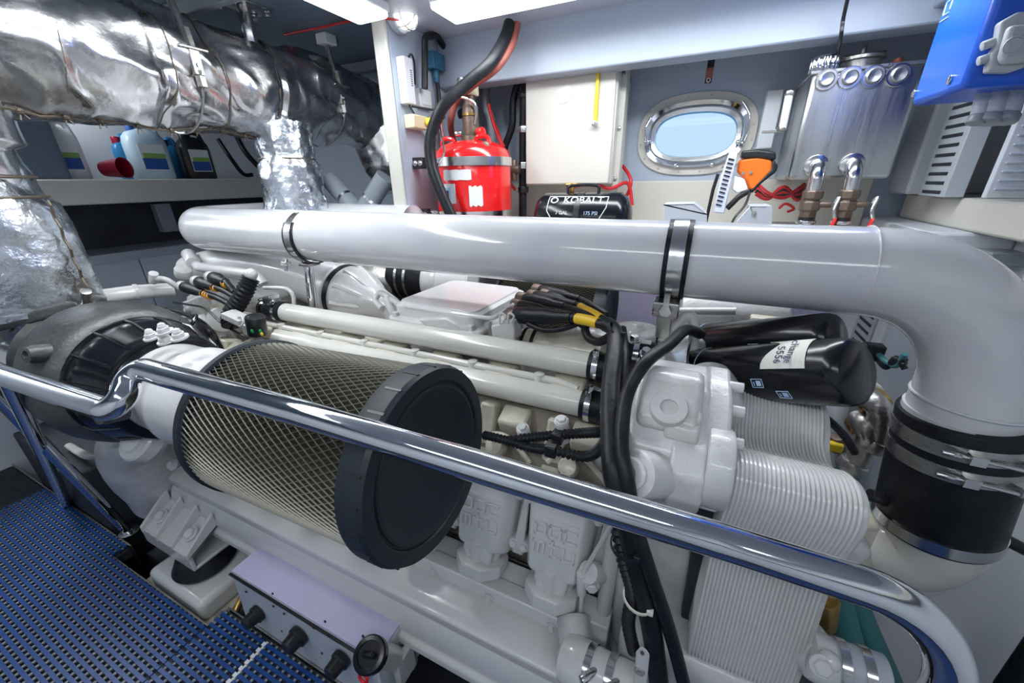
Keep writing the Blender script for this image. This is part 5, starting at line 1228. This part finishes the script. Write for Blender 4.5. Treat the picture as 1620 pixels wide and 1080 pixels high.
for u, v, w_, m, lb in ((966, 652, .034, 'tie', 'pale nylon tie around upper harness'), (976, 523, .045, 'blkp', 'black tie at the top of harness where cables gather'), (1012, 944, .052, 'tie', 'pale nylon tie around lower harness'), (992, 862, .05, 'blkp', 'black tie on harness just below the rail')):
    c = P(u, v, y=.60 if v == 652 else (.77 if v == 523 else .468)); a = V(.1, -.15, 1) if v != 523 else V(.6, 0, .8)
    t = thing('cable_tie', c, lb, 'cable tie')
    MB().band(c, a, w_ * .48, .006, .002, 28).build('band', M[m], t); MB().box(c + V(w_ * .35, -w_ * .35, 0), (.010, .008, .010)).build('lock', M[m], t, bev=.001)
t = thing('conduit_clips', P(880, 690, y=.62), 'black twin clip on a white bolt post holding the corrugated conduits', 'clip')
c = P(883, 690, y=.625); MB().box(c, (.022, .028, .026)).build('upper_clip', M['blkp'], t, bev=.003)
c2 = P(873, 710, y=.60); MB().box(c2, (.024, .028, .026)).build('lower_clip', M['blkp'], t, bev=.003)
q = P(888, 665, y=.64); MB().rcyl(q + V(0, .02, -.06), q, .015, .1, 24).bolt(q, (0, -.3, 1), .010, .009).build('bolt_post', M['engs'], t)
t = thing('harness_bracket', P(1018, 1080, y=.45), 'rounded white steel bracket strip with holes at bottom by harness', 'bracket')
MB().loft([[P(u, v, y=.44) for u, v in ((1003, 1095), (1006, 1030), (1014, 1022), (1022, 1026), (1028, 1035), (1022, 1095))], [P(u, v, y=.452) for u, v in ((1003, 1095), (1006, 1030), (1014, 1022), (1022, 1026), (1028, 1035), (1022, 1095))]]).build('strip', M['engs'], t, bev=.002)
MB().bolt(P(1012, 1060, y=.44), (0, -1, .4), .0065, .006).build('bolt', M['sst'], t); MB().rcyl(P(1016, 1033, y=.441), P(1016, 1033, y=.436), .003).build('hole_plug', M['dark'], t)

# coolant outlet at the right end of the cooler housing
t = thing('cooler_outlet', P(950, 1060, y=.5), 'white outlet neck with two steel band clamps at bottom of engine', 'outlet')
a, b = P(885, 1035, y=.47), P(985, 1085, y=.46); ax = (b - a).normalized()
MB().lathe(a, ax, [(0, .02), (.01, .04), (.03, .046), (.06, .046), (.062, .043), (.16, .043)], 40).build('neck', M['engs'], t)
MB().rcyl(P(905, 975, y=.55), P(915, 1040, y=.49), .035, .2, 28).build('riser', M['eng'], t)
for k, d in enumerate((.066, .108)):
    c = a + ax * d; MB().band(c, ax, .044, .014, .002, 40).build('band_clamp', M['sst'], t)
    q = c + V(-.0, -.03, .035); MB().rcyl(q - V(.01, .012, 0), q + V(.012, .016, .0), .008).build('clamp_screw', M['sst'], t)

# ================================================================ low right: cooler pipes and hoses
t = thing('raw_water_elbow', P(1430, 860, y=.92), 'cream casting under the thick black hose at right', 'casting')
MB().tube(cr([V(.568, .944, -.70), V(.572, .945, -.75), V(.55, .95, -.80), V(.48, .97, -.83), V(.40, 1.0, -.83), V(.30, 1.03, -.82)], 8), [.088 - .0006 * i for i in range(41)], 40).build('elbow_body', M['cpipe'], t)
MB().tube([P(1345, 820, y=.85), P(1358, 880, y=.85), P(1360, 900, y=.85)], .022, 16).build('side_rib', M['engc'], t)
MB().box(P(1352, 850, y=.87), (.03, .08, .15)).build('flange', M['engc'], t, bev=.008)
MB().bolt(P(1364, 838, y=.85), (.4, -1, .2), .012, .012).build('bolt', M['engc'], t)
MB().box(P(1322, 868, y=.80), (.06, .08, .12), eul(0, 20, 0)).build('bulge', M['eng'], t, bev=.02, seg=3)
t = thing('bottom_hose_union', P(1310, 1060, y=.55), 'white painted union with hose clip below the ribbed cooler stack', 'fitting')
MB().tube([P(1245, 1000, y=.58), P(1275, 1020, y=.55), P(1300, 1042, y=.53)], [.05, .04, .032], 28).build('bulb', M['eng'], t)
MB().rcyl(P(1275, 1030, y=.53), P(1318, 1050, y=.53), .036, .2, 28).build('collar', M['engs'], t)
MB().ball(P(1312, 1045, y=.50), .014).bolt(P(1300, 1052, y=.49), (0, -1, .5), .012, .010).build('clamp_bolt', M['engs'], t)
MB().rcyl(P(1316, 1046, y=.53), P(1400, 1075, y=.53), .033, .05, 28).build('hose', M['lgrey'], t)
for f in (.15, .6):
    a, b = P(1316, 1046, y=.53), P(1400, 1075, y=.53); MB().band(a + (b - a) * f, b - a, .0335, .012, .002).build('hose_clip', M['sst'], t)
for pp, r, lb in (([P(1322, 930, y=.86), P(1335, 980, y=.86), P(1352, 1040, y=.86), P(1375, 1110, y=.86)], .028, 'left sea green hose running down under the rail'), ([P(1345, 930, y=.90), P(1365, 985, y=.90), P(1392, 1045, y=.90), P(1420, 1110, y=.90)], .028, 'right sea green hose running down under the rail')):
    tag(MB().tube(cr(pp), r, 20).build('water_hose', M['grn']), lb, 'hose')
t = thing('brass_pipe_fitting', P(1290, 970, y=.85), 'orange brown threaded pipe union behind the ribbed cooler stack', 'fitting')
MB().rcyl(P(1300, 925, y=.82), P(1290, 950, y=.82), .032, .15, 8).rcyl(P(1305, 945, y=.81), P(1300, 985, y=.81), .028, .15, 20).tube(cr([P(1298, 980, y=.81), P(1296, 1005, y=.80), P(1285, 1025, y=.8)]), .020, 16).build('union_body', M['brass'], t)
MB().ball(P(1320, 945, y=.9), .03).build('blue_cap', M['blued'], t)
t = thing('heat_exchanger', P(1370, 700, y=1.3), 'pale grey heat exchanger with two bare metal elbows right of black filters', 'heat exchanger')
def hs(pl, y_, dep, nm, m, bev=.01): 
    a = [P(u, v, y=y_) for u, v in pl]; return MB().loft([a, [q + V(0, dep, 0) for q in a]]).build(nm, M[m], t, bev=bev)
hs([(1330, 640), (1372, 600), (1398, 612), (1410, 650), (1395, 700), (1380, 780), (1330, 780), (1318, 700)], 1.25, .14, 'casing', 'lgrey', .02)
hs([(1375, 602), (1398, 612), (1408, 640), (1370, 640)], 1.235, .02, 'top_cover', 'engc')
for (u, v, u2, v2, u3, v3) in ((1376, 628, 1392, 655, 1386, 700), (1358, 662, 1372, 700, 1352, 735)):
    MB().tube(cr([P(u, v, y=1.15), P(u + 10, v + 12, y=1.12), P(u2, v2, y=1.12), P(u3, v3, y=1.12)], 8), .026, 22).build('metal_elbow', M['castl'], t)
    c = P(u, v, y=1.16); MB().rcyl(c, c + V(.01, -.03, -.01), .034, .15, 24).build('brass_collar', M['brass'], t)
    c = P(u3, v3, y=1.12); MB().rcyl(c + V(0, 0, .012), c - V(.01, 0, .02), .032, .15, 24).build('hose_ferrule', M['castl'], t)
MB().tube(cr([P(1350, 738, y=1.12), P(1335, 760, y=1.12), P(1345, 800, y=1.12)]), .028, 18).build('green_hose', M['grn'], t)
tag(MB().tube(cr([P(1296, 655, y=1.0), P(1315, 668, y=1.0), P(1338, 692, y=1.05), P(1352, 715, y=1.08)]), .009, 12).build('black_tube', M['rub']), 'slim black tube passing the yellow valve right of the ribbed stack', 'tube')
t = thing('yellow_valve', P(1318, 710, y=1.3), 'small yellow valve handle beside the metal elbows', 'valve')
MB().box(P(1318, 706, y=1.22), (.045, .02, .03)).build('handle', M['yel'], t, bev=.006); MB().rcyl(P(1325, 712, y=1.24), P(1325, 690, y=1.24), .02).build('body', M['bronze'], t)
t = thing('wire_cluster', P(1410, 575, y=1.4), 'dark connector and green wires against the lower slotted trunking', 'wires')
MB().box(P(1380, 556, y=1.45), (.05, .04, .05)).build('connector', M['blkp'], t, bev=.004)
for k in range(4):
    MB().tube(cr([P(1388, 558 + k * 3, y=1.44), P(1402, 572 + k * 3, y=1.40), P(1418, 578 - k * 4, y=1.38), P(1432, 560 + k * 8, y=1.36)]), .008, 10).build('wire', M['grn' if k < 1 else 'blkp'], t)
tag(MB().tube([P(1590, 1090, y=.8), P(1640, 1020, y=.8)], .016, 16).build('black_drain_hose', M['rub']), 'black hose at the bottom right corner against the wall', 'hose')

# ================================================================ mount, control panel
t = thing('engine_mount', P(300, 950, z=-1.45), 'white engine mount with gusseted bracket over a black rubber cone', 'engine mount')
def ms(pl, y_, dep, nm, m, bev=.004):
    a = [P(u, v, y=y_) for u, v in pl]; return MB().loft([a, [q + V(0, dep, 0) for q in a]]).build(nm, M[m], t, bev=bev)
# bracket: sloping plate with three triangular gussets, X -1.62 .. -1.28
bx0, bx1 = -1.62, -1.33
MB().loft([[V(bx0, .455, -1.055), V(bx1, .455, -1.055), V(bx1, .455, -1.07), V(bx0, .455, -1.07)], [V(bx0, .355, -1.105), V(bx1, .355, -1.105), V(bx1, .355, -1.12), V(bx0, .355, -1.12)], ]).build('bracket_plate', M['engs'], t, bev=.004)
MB().b2((bx0, .350, -1.17), (bx1, .362, -1.105)).build('bracket_face', M['engs'], t, bev=.004)
MB().b2((bx0, .352, -1.17), (bx1, .50, -1.158)).build('bracket_base', M['engs'], t, bev=.004)
for X in (bx0 + .005, bx0 + .095, bx0 + .19, bx1 - .012):
    xp = MB().loft([[V(X, a, b) for a, b in ((.452, -1.01), (.452, -1.07), (.348, -1.12), (.348, -1.095))], [V(X + .012, a, b) for a, b in ((.452, -1.01), (.452, -1.07), (.348, -1.12), (.348, -1.095))]]).build('gusset', M['engs'], t, bev=.002)
for X in (bx0 + .05, bx1 - .06): MB().bolt((X, .40, -1.078), (0, -.6, 1), .018, .016).build('bracket_bolt', M['engs'], t)
mc = V(-1.40, .41, -1.16)
MB().lathe(mc, (0, 0, -1), [(0, .045), (.01, .075), (.05, .095), (.06, .09)], 40).build('rubber_cone', M['rub'], t)
MB().b2((-1.56, .30, -1.31), (-1.25, .52, -1.225)).build('mount_housing', M['engs'], t, bev=.022, seg=4)
MB().b2((-1.62, .295, -1.345), (-1.19, .53, -1.305)).build('mount_foot', M['engc'], t, bev=.008)
for X in (-1.59, -1.22): MB().bolt((X, .335, -1.305), (0, 0, 1), .018, .018).build('foot_bolt', M['sst'], t)
MB().tube(cr([V(-1.25, .50, -1.30), V(-1.2, .40, -1.27), V(-1.17, .33, -1.30)]), .012).build('bonding_strap', M['brass'], t)
struct(MB().b2((-1.8, .37, -1.6), (-1.15, .60, -1.345)).build('trim_engine_bearer', M['dark'], bev=.004))
tag(MB().tube(cr([P(262, 800, y=.62), P(300, 850, y=.60), P(340, 900, y=.56)]), .02, 14).build('bilge_hose', M['rub']), 'black hose in the dark gap behind the engine mount', 'hose') if 0 else None
t = thing('control_panel', (-.85, .45, -1.262), 'pale control panel box with black knobs beneath the cooler housing', 'control panel')
px0, px1 = P(365, 905, y=.362).x, -.545
zt = P(365, 905, y=.362).z
MB().loft([[V(px0 - .0, .362, zt), V(px0, .50, zt), V(px0, .50, -1.26), V(px0, .352, -1.26)], [V(px1, .362, zt), V(px1, .50, zt), V(px1, .50, -1.26), V(px1, .352, -1.26)]]).build('box', M['panelg'], t, bev=.004)
MB().b2((px0 + .002, .364, zt + .001), (px1 - .002, .50, zt + .006)).build('lilac_top', M['lav'], t)
MB().b2((px0, .355, zt - .004), (px1, .362, zt)).build('black_edge', M['blkp'], t)
for u, v, s in ((410, 968, 1), (475, 1003, 1.12), (542, 1040, 1.0)):
    c = P(u, v, y=.354)
    kn = MB().lathe(c, (0, -1, .05), [(0, .026 * s), (.012, .026 * s), (.016, .021 * s), (.040, .019 * s), (.043, .016 * s)], 32).build('knob', M['blkp'], t)
    MB().box(c + V(0, -.035, 0), (.008, .014, .034 * s)).build('knob_grip', M['blkp'], kn, bev=.003)
for u, v in ((390, 935), (432, 938), (433, 958), (450, 970), (515, 982), (497, 992), (518, 1003), (447, 997), (510, 1032), (575, 1005)):
    c = P(u, v, y=.357); MB().rcyl(c, c - V(0, .003, 0), .0035).build('screw', M['blkp'], t)
t = thing('oil_filler', P(600, 1040, y=.40), 'white oil filler spout with a black cap and red ring over panel', 'oil filler')
a, b = P(645, 1045, y=.46), P(590, 1036, y=.345); ax = (b - a).normalized()
MB().lathe(a, ax, [(0, .028), ((b - a).length - .02, .030), ((b - a).length, .032)], 32).build('spout', M['cpipe'], t)
cp_ = MB().lathe(b, ax, [(0, .034), (.004, .037), (.022, .037), (.026, .034), (.0265, .026), (.023, .025), (.023, .002)], 40).build('cap', M['blkg'], t)
MB().box(b + ax * .030, (.036, .012, .012), eul(0, -35, 0)).build('cap_grip', M['blkp'], cp_, bev=.003)
MB().ring(P(575, 1072, y=.345), (0, -1, .2), .013, .004, 30, 8).build('red_ring', M['red'], t)
MB().box(P(640, 1050, y=.42), (.02, .06, .09)).build('bracket_tab', M['eng'], t, bev=.003)
